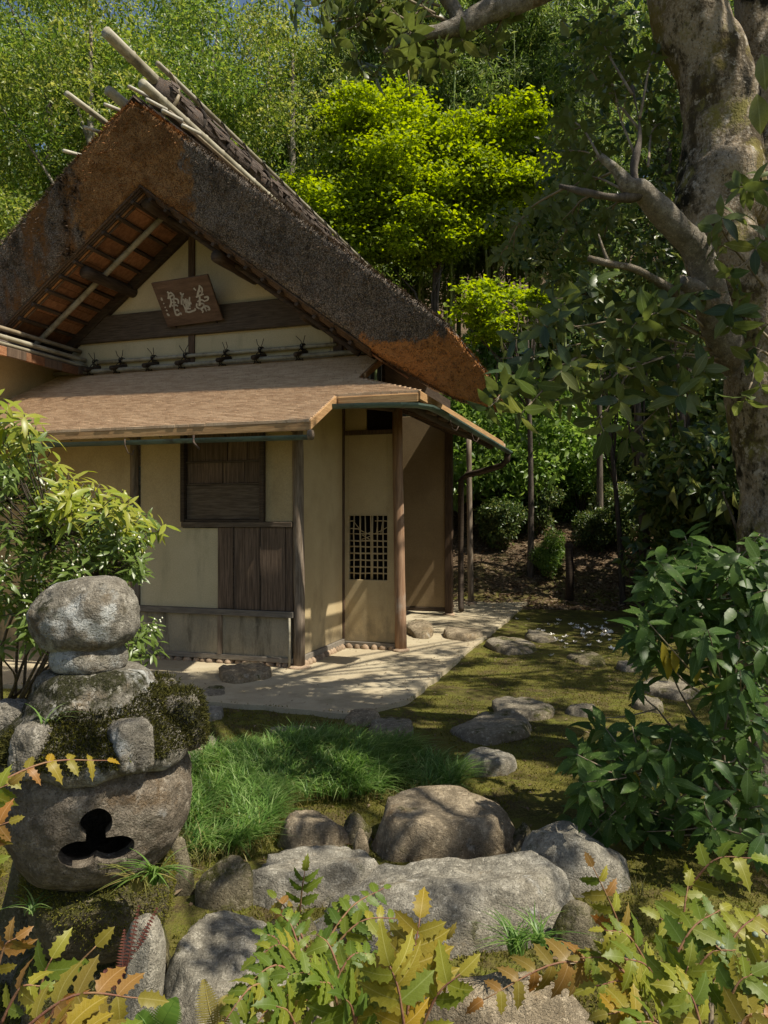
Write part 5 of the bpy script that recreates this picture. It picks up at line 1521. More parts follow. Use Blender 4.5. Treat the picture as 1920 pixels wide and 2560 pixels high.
# ------------------------------------------------------------------ the big mossy tree on the right
TB = at(1965, 1933, 4.8); TB.z = 0
BT = empty('mossy_tree', TB, 0, 'big old tree with a mottled mossy trunk leaning in from the right', 'tree')
path = [(1690, -330, 88), (1705, -150, 95), (1718, 0, 100), (1744, 85, 99), (1780, 174, 96), (1798, 250, 98), (1803, 318, 93), (1803, 400, 104), (1800, 463, 112), (1786, 540, 104), (1790, 600, 97), (1838, 700, 100), (1888, 814, 102), (1914, 987, 104), (1948, 1161, 108), (1960, 1305, 118), (1968, 1500, 128), (1972, 1720, 150), (1972, 1900, 190), (1972, 2010, 230)]
P = spline([(*(at(a, b, 4.8) - TB), r * 0.91 * 4.8 / F) for a, b, r in path], 150)
kn = [(at(1740, 285, 4.60) - TB, 0.085, 0.045), (at(1712, 470, 4.7) - TB, 0.12, 0.025), (at(1830, 420, 4.58) - TB, 0.10, 0.04), (at(1900, 500, 4.65) - TB, 0.12, 0.05)]


def trunk_bump(q, r):
    d = 0.030 * fbm(q * 2.6 + Vector((3, 1, 0)), 3) + 0.012 * mnoise.noise(q * 11) + 0.006 * mnoise.noise(q * 28)
    for c_, s_, h_ in kn: d += h_ * math.exp(-((q - c_).length / s_) ** 2)
    return d


m = MB(); m.tube([q[:3] for q in P], [q[3] for q in P], 56, True, trunk_bump)
m.build('trunk', M['bark_big'], BT, True)


def limb(name, pts, mat='bark_big', n=20, seg=40, k=0.010):
    Q = spline([(*(at(a, b, d) - TB), r * d / F) for a, b, d, r in pts], seg)
    m = MB(); m.tube([q[:3] for q in Q], [q[3] for q in Q], n, True, lambda q, r: k * fbm(q * 5, 3) + k * 0.4 * mnoise.noise(q * 22))
    return m.build(name, M[mat], BT, True)


limb('limb', [(1890, 1010, 4.85, 30), (1822, 880, 4.72, 42), (1786, 790, 4.62, 42), (1774, 715, 4.55, 37), (1742, 632, 4.5, 36), (1700, 582, 4.45, 33), (1652, 532, 4.4, 31), (1606, 482, 4.35, 27), (1572, 470, 4.3, 22), (1540, 430, 4.3, 13), (1500, 395, 4.3, 7)], 'bark')
limb('limb', [(1785, 790, 4.6, 30), (1752, 745, 4.52, 27), (1722, 722, 4.46, 24), (1700, 708, 4.42, 17)], 'bark', 14, 16)
limb('limb', [(1608, 484, 4.35, 20), (1560, 500, 4.3, 13), (1480, 490, 4.3, 8), (1400, 470, 4.4, 4)], 'bark_dark', 8, 16)
limb('limb', [(1590, 470, 4.35, 14), (1585, 420, 4.4, 9), (1600, 330, 4.5, 5), (1580, 220, 4.6, 3)], 'bark_dark', 8, 16)
limb('limb', [(1930, 1100, 5.2, 55), (1950, 700, 5.2, 50), (1935, 450, 5.15, 46), (1905, 250, 5.1, 44), (1885, 60, 5.1, 44), (1870, -250, 5.1, 40)], 'bark_big', 18, 30)
limb('limb', [(1880, 560, 4.8, 30), (1905, 470, 4.7, 26), (1915, 380, 4.7, 24), (1960, 300, 4.7, 20)], 'bark_big', 14, 16)
limb('limb', [(1700, -260, 4.8, 60), (1520, -130, 4.7, 40), (1390, -40, 4.6, 32), (1305, 6, 4.55, 28), (1215, 34, 4.5, 27), (1155, 70, 4.48, 24), (1090, 86, 4.45, 16), (1020, 100, 4.4, 11), (960, 140, 4.4, 6)], 'bark', 14, 40)
limb('limb', [(1150, 66, 4.48, 20), (1130, 20, 4.5, 16), (1080, -40, 4.5, 12)], 'bark', 10, 12)
limb('dead_branch', [(1470, 650, 4.2, 8), (1520, 664, 4.2, 9), (1584, 676, 4.25, 9), (1650, 712, 4.35, 11), (1720, 760, 4.5, 14)], 'bark', 8, 14, 0.003)
limb('dead_branch', [(1496, 590, 4.25, 2), (1509, 630, 4.22, 4), (1524, 664, 4.2, 5)], 'bark', 6, 8, 0.002)

r_ = random.Random(77)
LT = leaf_set('leaf', 'lf_tree', P_ELL, 4, curl=0.25)
items = []; tw = MB()


def spray(px0, py0, d0, px1, py1, d1, nw, L, nl=6, drop=0.1):
    a = at(px0, py0, d0) - TB; b = at(px1, py1, d1) - TB
    md = a.lerp(b, 0.5) + Vector((r_.uniform(-.08, .08), r_.uniform(-.1, .1), 0.10))
    pts = [Vector(q) for q in spline([a, md, b], 9)]
    tw.tube(pts, [0.009 - 0.0007 * i for i in range(9)], 5)
    for i in range(nw):
        t_ = 0.35 + 0.65 * i / max(nw - 1, 1)
        k = min(int(t_ * 8), 7); p = pts[k].lerp(pts[k + 1], t_ * 8 - k)
        ax = (pts[k + 1] - pts[k]).normalized() + Vector((r_.gauss(0, .4), r_.gauss(0, .4), r_.gauss(0, .35)))
        tip = p + ax.normalized() * r_.uniform(0.05, 0.16)
        tw.tube([p, tip], [0.005, 0.003], 4)
        items.extend(whorl(r_, tip, ax, nl, L, LT, 0.85))


for (x0, y0, x1, y1) in ((1790, 880, 1260, 985), (1790, 880, 1300, 900), (1780, 860, 1380, 830), (1800, 900, 1420, 1010), (1770, 850, 1480, 760), (1800, 920, 1540, 940), (1810, 930, 1600, 1070), (1780, 840, 1600, 800), (1400, 960, 1240, 1010), (1500, 900, 1330, 1010), (1820, 950, 1700, 1010), (1770, 800, 1640, 770), (1650, 900, 1500, 1060), (1560, 800, 1400, 770), (1500, 780, 1330, 845)):
    spray(x0, y0, 4.7, x1, y1, r_.uniform(3.9, 4.6), 7, 0.15, 5)
for (x0, y0, x1, y1) in ((1910, 720, 1800, 560), (1920, 640, 1850, 700), (1930, 860, 1830, 800), (1930, 900, 1880, 960), (1930, 560, 1890, 470)):
    spray(x0, y0, 4.4, x1, y1, 4.2, 4, 0.14, 5)
for (x0, y0, x1, y1) in ((1090, 40, 790, 20), (1060, 90, 850, 90), (1150, 70, 960, 160), (1020, 100, 900, 150), (1300, 0, 1230, 110), (1100, 90, 1020, 180), (1100, 20, 900, -20), (1200, 30, 1130, 130), (1080, 80, 830, 60), (1000, 60, 960, 30), (1050, 10, 1000, 80), (950, 10, 850, 50), (1180, 40, 1080, 150)):
    spray(x0, y0, 4.5, x1, y1, r_.uniform(4.2, 4.7), 6, 0.125, 6, 0.3)
for (x0, y0, x1, y1) in ((1600, 470, 1420, 380), (1560, 480, 1380, 520), (1590, 400, 1560, 200), (1600, 330, 1480, 200), (1540, 430, 1440, 560), (1600, 300, 1640, 120), (1560, 500, 1500, 640), (1500, 400, 1400, 300), (1580, 240, 1500, 80), (1560, 440, 1450, 460), (1480, 490, 1300, 560), (1420, 470, 1260, 640), (1480, 490, 1400, 620), (1620, 420, 1680, 300)):
    spray(x0, y0, 4.5, x1, y1, r_.uniform(4.8, 5.8), 6, 0.10, 6)
for px, py, d, L in ((1892, 300, 3.2, 0.16), (1905, 200, 3.1, 0.14)):
    items.append((LT[1], leaf_matrix(at(px, py - 60, d) - TB, (0.1, -0.1, -1), (-0.3, -1, 0.2), L, 1.3), 1.0))
add_leaves(BT, 'leaf', items, 300)
cm = []
for px, py, q in ((1420, 330, .30), (1500, 220, .32), (1560, 330, .25), (1470, 440, .3), (1400, 540, .3), (1520, 560, .28), (1340, 620, .25), (1600, 200, .28), (1640, 420, .22), (1550, 100, .3), (1450, 640, .25), (1300, 560, .22), (1600, 620, .25), (1660, 300, .2), (1480, 90, .25), (1380, 440, .25), (1640, 700, .25), (1560, 720, .25), (1440, 740, .22), (1340, 720, .2)):
    for _ in range(3):
        p = at(px + r_.gauss(0, 35), py + r_.gauss(0, 35), r_.uniform(5.2, 6.4)) - TB; cm.append((p.x, p.y, p.z, q * .8, q * .8, q * .5))
V, T = foliage(cm, 3000, 0.085, 0.5, 12, 0.5, 0.2, 0.1)
link('small_leaves', npmesh('small_leaves', V, T, M['lf_dark']), BT, None, 'stuff')
tw.build('twigs', M['twig'], BT, True, kind='stuff')

# crown overhead: out of the picture, its clumps shaped to throw the dappled shade
nr = np.random.default_rng(31)
cl = []


def shade(x, y, z0, rad, h, k=1, flat=0.5):
    s_ = (h - z0) / SUN.z
    p = Vector((x, y, z0)) + SUN * s_ - TB
    cl.append((p.x, p.y, p.z, rad, rad, rad * flat))


sr = random.Random(9)
SH = [(2.9, 5.2, .6), (3.4, 4.4, .7), (2.2, 5.6, .4), (1.35, 4.5, .3), (1.15, 3.95, .28), (1.6, 3.6, .3), (0.8, 4.45, .25), (1.3, 5.3, .25), (0.42, 5.25, .2), (2.6, 6.4, .7), (1.5, 6.6, .4), (0.7, 6.0, .22), (-0.2, 6.2, .28), (0.25, 6.35, .2),
      (1.8, 7.7, .5), (1.0, 7.4, .3), (2.9, 8.3, .8), (1.8, 9.3, .6), (2.8, 10.2, .9), (1.0, 8.7, .3), (3.6, 6.8, .8), (3.9, 9.2, 0.9), (1.6, 11.2, .5), (0.6, 10.6, .35),
      (0.35, 4.6, .22), (0.45, 3.7, .18), (-0.15, 3.25, .15), (0.15, 2.9, .15), (0.75, 3.1, .18), (-0.45, 2.75, .15), (-1.9, 5.9, .4), (-2.4, 6.5, .6), (-1.45, 6.8, .42), (-0.62, 3.4, .14)]
for x, y, q in SH:
    for _ in range(2):
        shade(x + sr.gauss(0, q * 0.45), y + sr.gauss(0, q * 0.4), 0, q * sr.uniform(0.55, 0.85), sr.uniform(5.6, 7.6))
for a_, b_, q in ((-0.5, -0.5, .3), (-0.9, -0.7, .35), (-0.55, -1.0, .35), (-1.0, -1.2, .4), (-1.5, -1.2, .45), (-0.5, -1.4, .3), (-2.1, -1.3, .5), (-2.8, -1.3, .5), (-1.5, -0.95, .4), (-0.3, -0.75, .18), (-2.4, -1.1, .5), (-3.4, -1.2, .5)):
    p_ = hw(a_, b_)
    for _ in range(3): shade(p_.x + sr.gauss(0, .1), p_.y + sr.gauss(0, .08), 0, q * sr.uniform(0.75, 1.0), sr.uniform(7.6, 9.4))
for x_, y_, q in ((1.2, 11.8, .45), (2.2, 12.6, .7), (3.2, 13.2, .8), (1.7, 10.3, .4), (2.5, 11.4, .5), (3.1, 11.9, .6), (4.2, 14.2, .9), (1.0, 13.0, .4), (2.0, 13.9, .5)):
    for _ in range(2): shade(x_ + sr.gauss(0, .2), y_ + sr.gauss(0, .2), 0, q, sr.uniform(8, 9.5), 1, 0.6)
for _ in range(26):
    x_ = sr.uniform(-0.6, 1.9); y_ = sr.uniform(2.0, 3.9)
    shade(x_, y_, 0.1, sr.uniform(0.06, 0.15), sr.uniform(3.7, 4.6), 1, 0.8)
for _ in range(40):
    x_ = sr.uniform(-0.3, 2.4); y_ = sr.uniform(4.3, 9.5)
    shade(x_, y_, 0.0, sr.uniform(0.10, 0.26), sr.uniform(5.8, 7.2), 1, 0.8)
for a_, b_, q in ((0.5, -1.2, .2), (1.0, -1.0, .2), (0.1, -1.35, .16), (1.3, -0.4, .18), (0.95, -0.15, .13), (1.35, 0.6, .16), (0.6, -0.75, .1), (1.2, 1.4, .2), (0.7, -1.45, .18), (1.4, -0.9, .2)):
    p_ = hw(a_, b_)
    for _ in range(2): shade(p_.x + sr.gauss(0, .08), p_.y + sr.gauss(0, .08), 0, q, sr.uniform(7.2, 8.4), 1, 0.8)
for x, y, z, q in ((-1.0, 2.35, 0.62, .10), (-1.2, 2.4, 0.5, .10)):
    shade(x, y, z, q, sr.uniform(5.6, 6.6))
V, T = foliage(cl, 30000, 0.12, 0.6, 5, 0.5, 0.2, 0.0)
W3 = V.reshape(-1, 4, 3) + np.array(TB)
py_ = HOR - (W3[..., 2] - EYE) / np.maximum(W3[..., 1], 0.05) * F; px_ = 960 + W3[..., 0] / np.maximum(W3[..., 1], 0.05) * F
vis = ((py_ > -90) & (px_ < 2010) & (px_ > -90) & (W3[..., 1] > 0)).any(1)
V = V.reshape(-1, 4, 3)[~vis].reshape(-1, 3); T = np.concatenate([np.arange(len(V) // 4)[:, None] * 4 + [0, 1, 2], np.arange(len(V) // 4)[:, None] * 4 + [0, 2, 3]], 1).reshape(-1, 3)
link('crown', npmesh('crown', V, T, M['lf_dark']), BT)
m = MB()
t0 = Vector(P[0][:3])
for c_ in cl[::3]:
    e = Vector(c_[:3]); s_ = t0 + Vector((0.2, 0.1, 0.6))
    if (e + TB).y > 0.2 and HOR - ((e + TB).z - EYE) / (e + TB).y * F > -60: continue
    md = s_.lerp(e, 0.5) + Vector((0, 0, 0.5))
    m.tube([s_, md, e], [0.05, 0.03, 0.008], 5)
m.tube([t0, t0 + Vector((0.2, 0.1, 0.6))], [0.22, 0.12], 12)
m.build('upper_limbs', M['bark'], BT, True)

def branchwork(root, r_, tips, nmain, r0, mat, low=0.0):
    """a few main stems; every shoot leaves the nearest point of one of them"""
    mains = []
    pick = r_.sample(tips, nmain)
    for tp in pick:
        b0 = Vector((r_.uniform(-.10, .10), r_.uniform(-.08, .08), low)); e = b0.lerp(tp, 0.8)
        md = b0.lerp(e, 0.5) + Vector((r_.uniform(-.1, .1), r_.uniform(-.1, .1), 0.04))
        q = [Vector(v) for v in spline([b0, md, e], 14)]
        m = MB(); m.tube(q, [r0 * (1 - 0.05 * k) for k in range(14)], 7, True, lambda q_, r: 0.12 * r * mnoise.noise(q_ * 30)); m.build('stem', M[mat], root, True)
        mains += q[3:]
    tw = MB()
    for tp in tips:
        s_ = min(mains, key=lambda q: (q - tp).length + 0.6 * max(0, q.z - tp.z))
        md = s_.lerp(tp, 0.5) + Vector((r_.uniform(-.03, .03), r_.uniform(-.03, .03), -0.02))
        tw.tube([Vector(v) for v in spline([s_, md, tp], 6)], [0.005, 0.0045, 0.004, 0.0035, 0.003, 0.0025], 5)
    tw.build('twigs', M[mat], root, True, kind='stuff')


# ------------------------------------------------------------------ speckled shrub at the right
AB = gnd(1850, 2080); AB.z = -0.03
AU = empty('speckled_shrub', AB, 0, 'large glossy evergreen shrub with speckled leaves at the right under the big tree', 'shrub')
r_ = random.Random(21)
LA = leaf_set('leaf', 'lf_aucuba', P_AUC, 4, curl=0.3); LAN = leaf_set('leaf', 'lf_aucuba_new', P_LAN, 2, curl=0.15); LAO = leaf_set('leaf', 'lf_aucuba_old', P_AUC, 2, curl=0.35)
items = []
shoots = [(1712, 1345), (1600, 1470), (1650, 1410), (1780, 1370), (1850, 1390), (1900, 1340), (1690, 1440), (1740, 1420), (1820, 1450), (1890, 1450), (1630, 1500), (1690, 1520), (1760, 1500), (1840, 1520), (1905, 1540), (1620, 1560), (1700, 1590), (1770, 1580), (1850, 1600), (1910, 1620), (1660, 1380), (1730, 1360), (1640, 1450), (1610, 1530), (1780, 1640), (1850, 1680), (1910, 1700), (1800, 1720), (1880, 1760),
          (1490, 1800), (1440, 1890), (1530, 1850), (1580, 1820), (1500, 1930), (1560, 1910), (1620, 1880), (1680, 1850), (1740, 1830), (1800, 1830), (1860, 1840), (1600, 1960), (1660, 1950), (1720, 1930), (1780, 1930), (1840, 1930), (1900, 1920), (1460, 1960), (1690, 2010), (1760, 2010), (1830, 2010), (1900, 2020), (1640, 2030), (1580, 2010), (1850, 2070), (1910, 2090), (1780, 2070), (1920, 1480), (1930, 1580), (1900, 1400)]
more = []
for px, py in shoots:
    more.append((px + r_.gauss(0, 30), py + 60 + abs(r_.gauss(0, 50)), 1)); more.append((px, py, 0)); more.append((px + r_.gauss(0, 35), py + 20 + abs(r_.gauss(0, 40)), 1))
tips = []; info = []
for i, (px, py, k) in enumerate(more):
    d = 3.75 + r_.uniform(-0.38, 0.35) + 0.2 * k - (0.12 if py > 1800 else 0)
    tips.append(at(px, py, d) - AB); info.append((py, k, i))
branchwork(AU, r_, tips, 11, 0.013, 'twig')
for p, (py, k, i) in zip(tips, info):
    out = Vector((p.x, p.y, 0)); out = out.normalized() if out.length > 0.05 else Vector((0, -1, 0))
    ax = out * 0.45 + Vector((r_.gauss(0, .25), -0.45, 0.75))
    items += whorl(r_, p, ax, r_.randint(6, 8), 0.13, LA, 0.95, inner=LAN if (k == 0 and i % 3 == 0 and py < 1560) else None)
    if k == 0: items += whorl(r_, p - ax.normalized() * 0.08, ax, 4, 0.14, LA, 1.05)
for px, py in ((1655, 1610), (1680, 1625), (1665, 1640), (1790, 1690), (1735, 1650), (1585, 1930), (1780, 2060)):
    items.append((LAO[px % 2], leaf_matrix(at(px, py, 3.5) - AB, (0.2, -0.2, -1), (0.2, -1, 0.3), 0.12), 0.3))
add_leaves(AU, 'leaf', items, 300)

# ------------------------------------------------------------------ shrub at the left
SB = gnd(20, 1800); SB.z = 0
SHB = empty('flowering_shrub', SB, 0, 'bushy evergreen with yellow green young leaves and cream buds before the left wall', 'shrub')
r_ = random.Random(33)
LS = leaf_set('leaf', 'lf_shrub', P_LAN, 4, curl=0.25); LSN = leaf_set('leaf', 'lf_shrub_new', P_LAN, 3, curl=0.3)
items = []
sh_ = []
for _ in range(190):
    px = -80 + 450 * r_.random() ** 0.9; top = 1120 + max(0, px) * 0.40 if px > 90 else 1060
    py = r_.uniform(top, 1500 if px > 160 else 1620)
    if px > 320: py = r_.uniform(1290, 1420)
    sh_.append((px, py, py < top + 90 and r_.random() < 0.7))
sh_ += [(20, 1020, 1), (60, 1040, 1), (90, 1070, 1), (0, 1060, 1), (120, 1090, 1), (-30, 1010, 1), (200, 1190, 1), (250, 1215, 1), (290, 1240, 1), (330, 1250, 1), (380, 1300, 1), (415, 1315, 1), (270, 1260, 1), (150, 1160, 1), (310, 1230, 1), (230, 1250, 1), (180, 1240, 1),
        (355, 1560, 0), (385, 1580, 0), (400, 1610, 0), (370, 1630, 0), (350, 1600, 0), (395, 1560, 0)]
bd = MB()
tips = [at(px, py, 4.25 + r_.uniform(-0.45, 0.4)) - SB for px, py, _ in sh_]
branchwork(SHB, r_, tips, 12, 0.014, 'bark_dark', 0.05)
for i, (p, (px, py, new)) in enumerate(zip(tips, sh_)):
    ax = Vector((p.x * 0.5 + r_.gauss(0, .35), -0.45 + r_.gauss(0, .3), 0.75))
    big = py < 1110
    items += whorl(r_, p, ax, r_.randint(8, 11), 0.125 if big else (0.105 if new else 0.085), LSN if new else LS, 0.95)
    items += whorl(r_, p - ax.normalized() * 0.06, ax, 8, 0.085, LS, 1.0)
    if not new and i % 4 == 0:
        for k in range(7):
            c_ = p + Vector((r_.gauss(0, .035), r_.gauss(0, .03) - 0.03, r_.gauss(0, .035))); s_ = 0.006
            bd.add([c_ + Vector(v) * s_ for v in ((1, 0, 0), (-1, 0, 0), (0, 1, 0), (0, -1, 0), (0, 0, 1.3), (0, 0, -1.3))], [(0, 2, 4), (2, 1, 4), (1, 3, 4), (3, 0, 4), (2, 0, 5), (1, 2, 5), (3, 1, 5), (0, 3, 5)])
add_leaves(SHB, 'leaf', items, 300)
bd.build('buds', M['flower'], SHB, True, kind='stuff')

# ------------------------------------------------------------------ holly leaved plants in the foreground
LH = {k: leaf_set('leaflet', v, P_HOL, 5, curl=0.34) for k, v in (('n', 'lf_mahonia'), ('g', 'lf_mahonia_g'), ('y', 'lf_mahonia_y'), ('o', 'lf_mahonia_o'))}
r_ = random.Random(55)


def frond(root, base, p0, p1, npair, L, kind, arch=0.06, face=None, taper=0.55):
    """pinnate leaf: a stalk with pairs of spiny leaflets and one at the tip"""
    a = Vector(p0) - base; b = Vector(p1) - base
    md = a.lerp(b, 0.5) + Vector((0, 0, arch))
    pts = [Vector(q) for q in spline([a, md, b], 13)]
    m = MB(); m.tube(pts, [0.0035 - 0.0002 * i for i in range(13)], 5)
    fr = m.build('frond', M['stem_red'], root, True)
    nrm = Vector(face) if face else Vector((0, -0.55, 0.85))
    for i in range(npair + 1):
        t_ = 0.22 + 0.78 * i / npair
        k = min(int(t_ * 12), 11); p = pts[k].lerp(pts[k + 1], t_ * 12 - k); dr = (pts[k + 1] - pts[k]).normalized()
        sd = dr.cross(nrm).normalized(); up = sd.cross(dr).normalized()
        l_ = L * (1 - (1 - taper) * max(0, t_ - 0.5) * 2 * 0.7) * (0.8 if i == 0 else 1)
        ks = kind[r_.randrange(len(kind))]
        for s_ in ((-1, 1) if i < npair else (0,)):
            d = (sd * s_ * 0.95 + dr * (0.42 if s_ else 1) + up * r_.uniform(-0.25, 0.2))
            n = up + sd * s_ * r_.uniform(-0.1, 0.45) + Vector((r_.gauss(0, .15), r_.gauss(0, .15), r_.gauss(0, .15)))
            mesh = LH[ks][r_.randrange(5)]
            link('leaflet', mesh, fr, leaf_matrix(p, d, n, l_ * r_.uniform(0.66, 0.94), r_.uniform(0.85, 1.05)))
    return fr


def plant(label, bx, by, d, fr):
    base = Vector(((bx - 960) * d / F, d, -0.04))
    o = empty('holly_leaved_plant', base, 0, label, 'plant', 'holly leaved plants in the foreground')
    joints = {}
    for (x0, y0, d0, x1, y1, d1, npair, L, kind, arch, *rest) in fr:
        p0 = at(x0, y0, d0); frond(o, base, p0, at(x1, y1, d1), npair, L, kind, arch, *rest)
        key = (round(x0 / 60), round(y0 / 60))
        if key not in joints:
            joints[key] = 1
            m = MB(); p = p0 - base
            m.tube([Vector((r_.uniform(-.03, .03), r_.uniform(-.03, .03), 0)), p * 0.5 + Vector((0.02, 0, 0)), p], [0.011, 0.008, 0.005], 6); m.build('stem', M['twig'], o, True)
    return o, base


cen = [(745, 2345, 1.9, 762, 2182, 1.85, 4, 0.062, 'gn', 0.02, (0, -1, 0.3)),
       (780, 2420, 1.8, 960, 2225, 1.95, 6, 0.062, 'g', 0.04), (790, 2430, 1.8, 1000, 2300, 1.85, 6, 0.06, 'gn', 0.05), (760, 2420, 1.8, 700, 2290, 1.85, 5, 0.058, 'g', 0.03),
       (770, 2450, 1.7, 640, 2400, 1.65, 6, 0.065, 'gn', 0.05), (780, 2480, 1.65, 590, 2500, 1.55, 7, 0.062, 'gn', 0.06), (800, 2520, 1.6, 620, 2590, 1.5, 6, 0.065, 'ny', 0.05),
       (820, 2500, 1.6, 930, 2390, 1.65, 5, 0.065, 'g', 0.04), (840, 2560, 1.5, 720, 2440, 1.5, 6, 0.068, 'g', 0.04), (860, 2590, 1.5, 800, 2460, 1.45, 5, 0.072, 'g', 0.04),
       (880, 2600, 1.45, 930, 2470, 1.45, 5, 0.075, 'n', 0.03), (1010, 2640, 1.35, 1050, 2300, 1.4, 5, 0.098, 'y', 0.03, (0, -1, 0.35)), (1020, 2640, 1.3, 975, 2420, 1.3, 4, 0.09, 'yn', 0.03, (0, -1, 0.4)),
       (1030, 2640, 1.35, 1150, 2440, 1.35, 3, 0.085, 'n', 0.03, (0, -1, 0.5)), (900, 2640, 1.4, 860, 2500, 1.35, 4, 0.08, 'g', 0.03), (760, 2640, 1.45, 690, 2520, 1.4, 5, 0.075, 'ng', 0.03),
       (1010, 2520, 1.6, 1110, 2350, 1.55, 1, 0.07, 'o', 0.04, (0.2, -1, 0.3)), (820, 2400, 1.85, 860, 2260, 1.9, 5, 0.055, 'g', 0.03), (840, 2420, 1.85, 920, 2300, 1.9, 5, 0.06, 'g', 0.03), (700, 2480, 1.6, 560, 2560, 1.5, 6, 0.062, 'gn', 0.04),
       (770, 2380, 1.85, 690, 2250, 1.9, 4, 0.055, 'no', 0.02), (730, 2440, 1.75, 660, 2340, 1.75, 5, 0.058, 'g', 0.03), (860, 2470, 1.7, 790, 2340, 1.75, 5, 0.06, 'g', 0.03)]
plant('holly leaved plant with green and golden leaves at the bottom centre before the rocks', 820, 2600, 1.75, cen)
rig = [(1592, 2450, 1.75, 1482, 2172, 1.75, 5, 0.066, 'no', 0.02, (0, -1, 0.25)), (1690, 2270, 1.8, 1878, 2150, 1.75, 4, 0.085, 'ng', 0.05), (1580, 2435, 1.7, 1208, 2505, 1.6, 7, 0.075, 'o', 0.05, (0, -0.9, 0.6)),
       (1700, 2420, 1.7, 1720, 2220, 1.75, 4, 0.08, 'n', 0.03), (1640, 2460, 1.65, 1510, 2330, 1.65, 5, 0.072, 'n', 0.04), (1650, 2480, 1.6, 1800, 2280, 1.65, 5, 0.082, 'ng', 0.04), (1700, 2500, 1.6, 1840, 2380, 1.6, 5, 0.078, 'n', 0.04),
       (1680, 2520, 1.55, 1560, 2400, 1.5, 5, 0.078, 'n', 0.03), (1640, 2560, 1.5, 1490, 2470, 1.5, 5, 0.075, 'ny', 0.04), (1700, 2580, 1.45, 1720, 2420, 1.45, 4, 0.085, 'n', 0.03), (1760, 2600, 1.4, 1700, 2480, 1.4, 4, 0.085, 'n', 0.03),
       (1800, 2580, 1.45, 1880, 2440, 1.45, 4, 0.085, 'ng', 0.03), (1820, 2640, 1.4, 1910, 2540, 1.4, 4, 0.085, 'no', 0.03), (1700, 2660, 1.4, 1590, 2560, 1.35, 4, 0.08, 'ng', 0.03), (1860, 2500, 1.55, 1960, 2400, 1.5, 4, 0.08, 'n', 0.03),
       (1780, 2460, 1.65, 1900, 2290, 1.7, 5, 0.078, 'n', 0.03), (1740, 2440, 1.7, 1650, 2300, 1.7, 4, 0.075, 'n', 0.03), (1600, 2480, 1.65, 1450, 2400, 1.65, 5, 0.062, 'no', 0.03), (1640, 2620, 1.4, 1520, 2540, 1.4, 4, 0.075, 'yo', 0.03)]
rp, rb = plant('holly leaved plant with yellow green leaves and pale berries at the bottom right', 1720, 2600, 1.7, rig)
for (px, py, d) in ((1790, 2370, 1.6), (1560, 2400, 1.62), (1905, 2330, 1.6), (1880, 2440, 1.5)):
    m = MB(); p = at(px, py, d) - rb; q = at(px + 70, py + 60, d) - rb
    m.tube([q, p], [0.003, 0.002], 5); m.build('berry_stalk', M['stem_red'], rp, True)
    for k in range(9):
        bm = bmesh.new(); bmesh.ops.create_icosphere(bm, subdivisions=1, radius=0.0065 * r_.uniform(.8, 1.1))
        me = bpy.data.meshes.new('berry'); bm.to_mesh(me); bm.free(); me.materials.append(M['berry']); me.polygons.foreach_set('use_smooth', [True] * len(me.polygons))
        link('berry', me, rp, Matrix.Translation(p.lerp(q, k / 9) + Vector((r_.gauss(0, .010), r_.gauss(0, .008), r_.gauss(0, .010)))))
plant('holly leaved plant with broad orange leaves at the bottom left corner', 60, 2640, 1.3,
      [(20, 2610, 1.25, 345, 2500, 1.25, 5, 0.08, 'o', 0.04, (0, -0.75, 0.7)), (40, 2660, 1.2, 260, 2590, 1.15, 4, 0.075, 'oy', 0.03), (0, 2570, 1.3, 100, 2470, 1.3, 3, 0.07, 'on', 0.03), (60, 2690, 1.15, 400, 2630, 1.15, 5, 0.075, 'oyg', 0.03),
       (-20, 2480, 1.4, 40, 2350, 1.4, 3, 0.065, 'o', 0.03, (0, -1, 0.2)), (120, 2560, 1.4, 240, 2370, 1.4, 1, 0.07, 'on', 0.02, (0, -1, 0.2)), (90, 2540, 1.4, 130, 2400, 1.4, 2, 0.08, 'on', 0.02, (0, -1, 0.2))])
plant('holly leaved plant with thin orange sprays reaching in at the left edge across the lantern', -120, 2500, 1.5,
      [(-60, 1990, 1.6, 268, 1906, 1.75, 5, 0.055, 'oy', 0.03, (0, -0.6, 0.8)), (-90, 2080, 1.5, 22, 1965, 1.5, 4, 0.06, 'on', 0.02, (0, -1, 0.3)), (-110, 2170, 1.45, 22, 2060, 1.45, 4, 0.06, 'o', 0.02, (0, -1, 0.3)), (-110, 2250, 1.4, -20, 2160, 1.4, 3, 0.06, 'on', 0.02, (0, -1, 0.3))])


# ------------------------------------------------------------------ ferns
def fern(label, mat, px, py, d, fronds):
    base = at(px, py, d)
    o = empty('fern', base, 0, label, 'fern')
    for (x1, y1, w, arch) in fronds:
        b = at(x1, y1, d) - base; md = b * 0.5 + Vector((0, -0.01, arch))
        pts = [Vector(q) for q in spline([(0, 0, 0), md, b], 25)]
        m = MB(); m.tube(pts, [0.0022 - 0.00006 * i for i in range(25)], 4)
        for i in range(5, 25):
            t_ = i / 24; dr = (pts[min(i + 1, 24)] - pts[i - 1]).normalized(); sd = dr.cross(Vector((0, -1, 0.35))).normalized()
            l_ = w * math.sin(PI * min(1, (1.05 - t_) / 0.8 * 0.62)) + 0.003
            for s_ in (-1, 1):
                e = pts[i] + sd * s_ * l_ + dr * l_ * 0.35 + Vector((0, -0.003, -0.003)); q = dr * 0.0022
                m.add([pts[i] - q, pts[i].lerp(e, 0.5) - q * 1.1, e, pts[i].lerp(e, 0.5) + q * 1.2, pts[i] + q], [(0, 1, 2, 3, 4)])
        m.build('frond', M[mat], o)


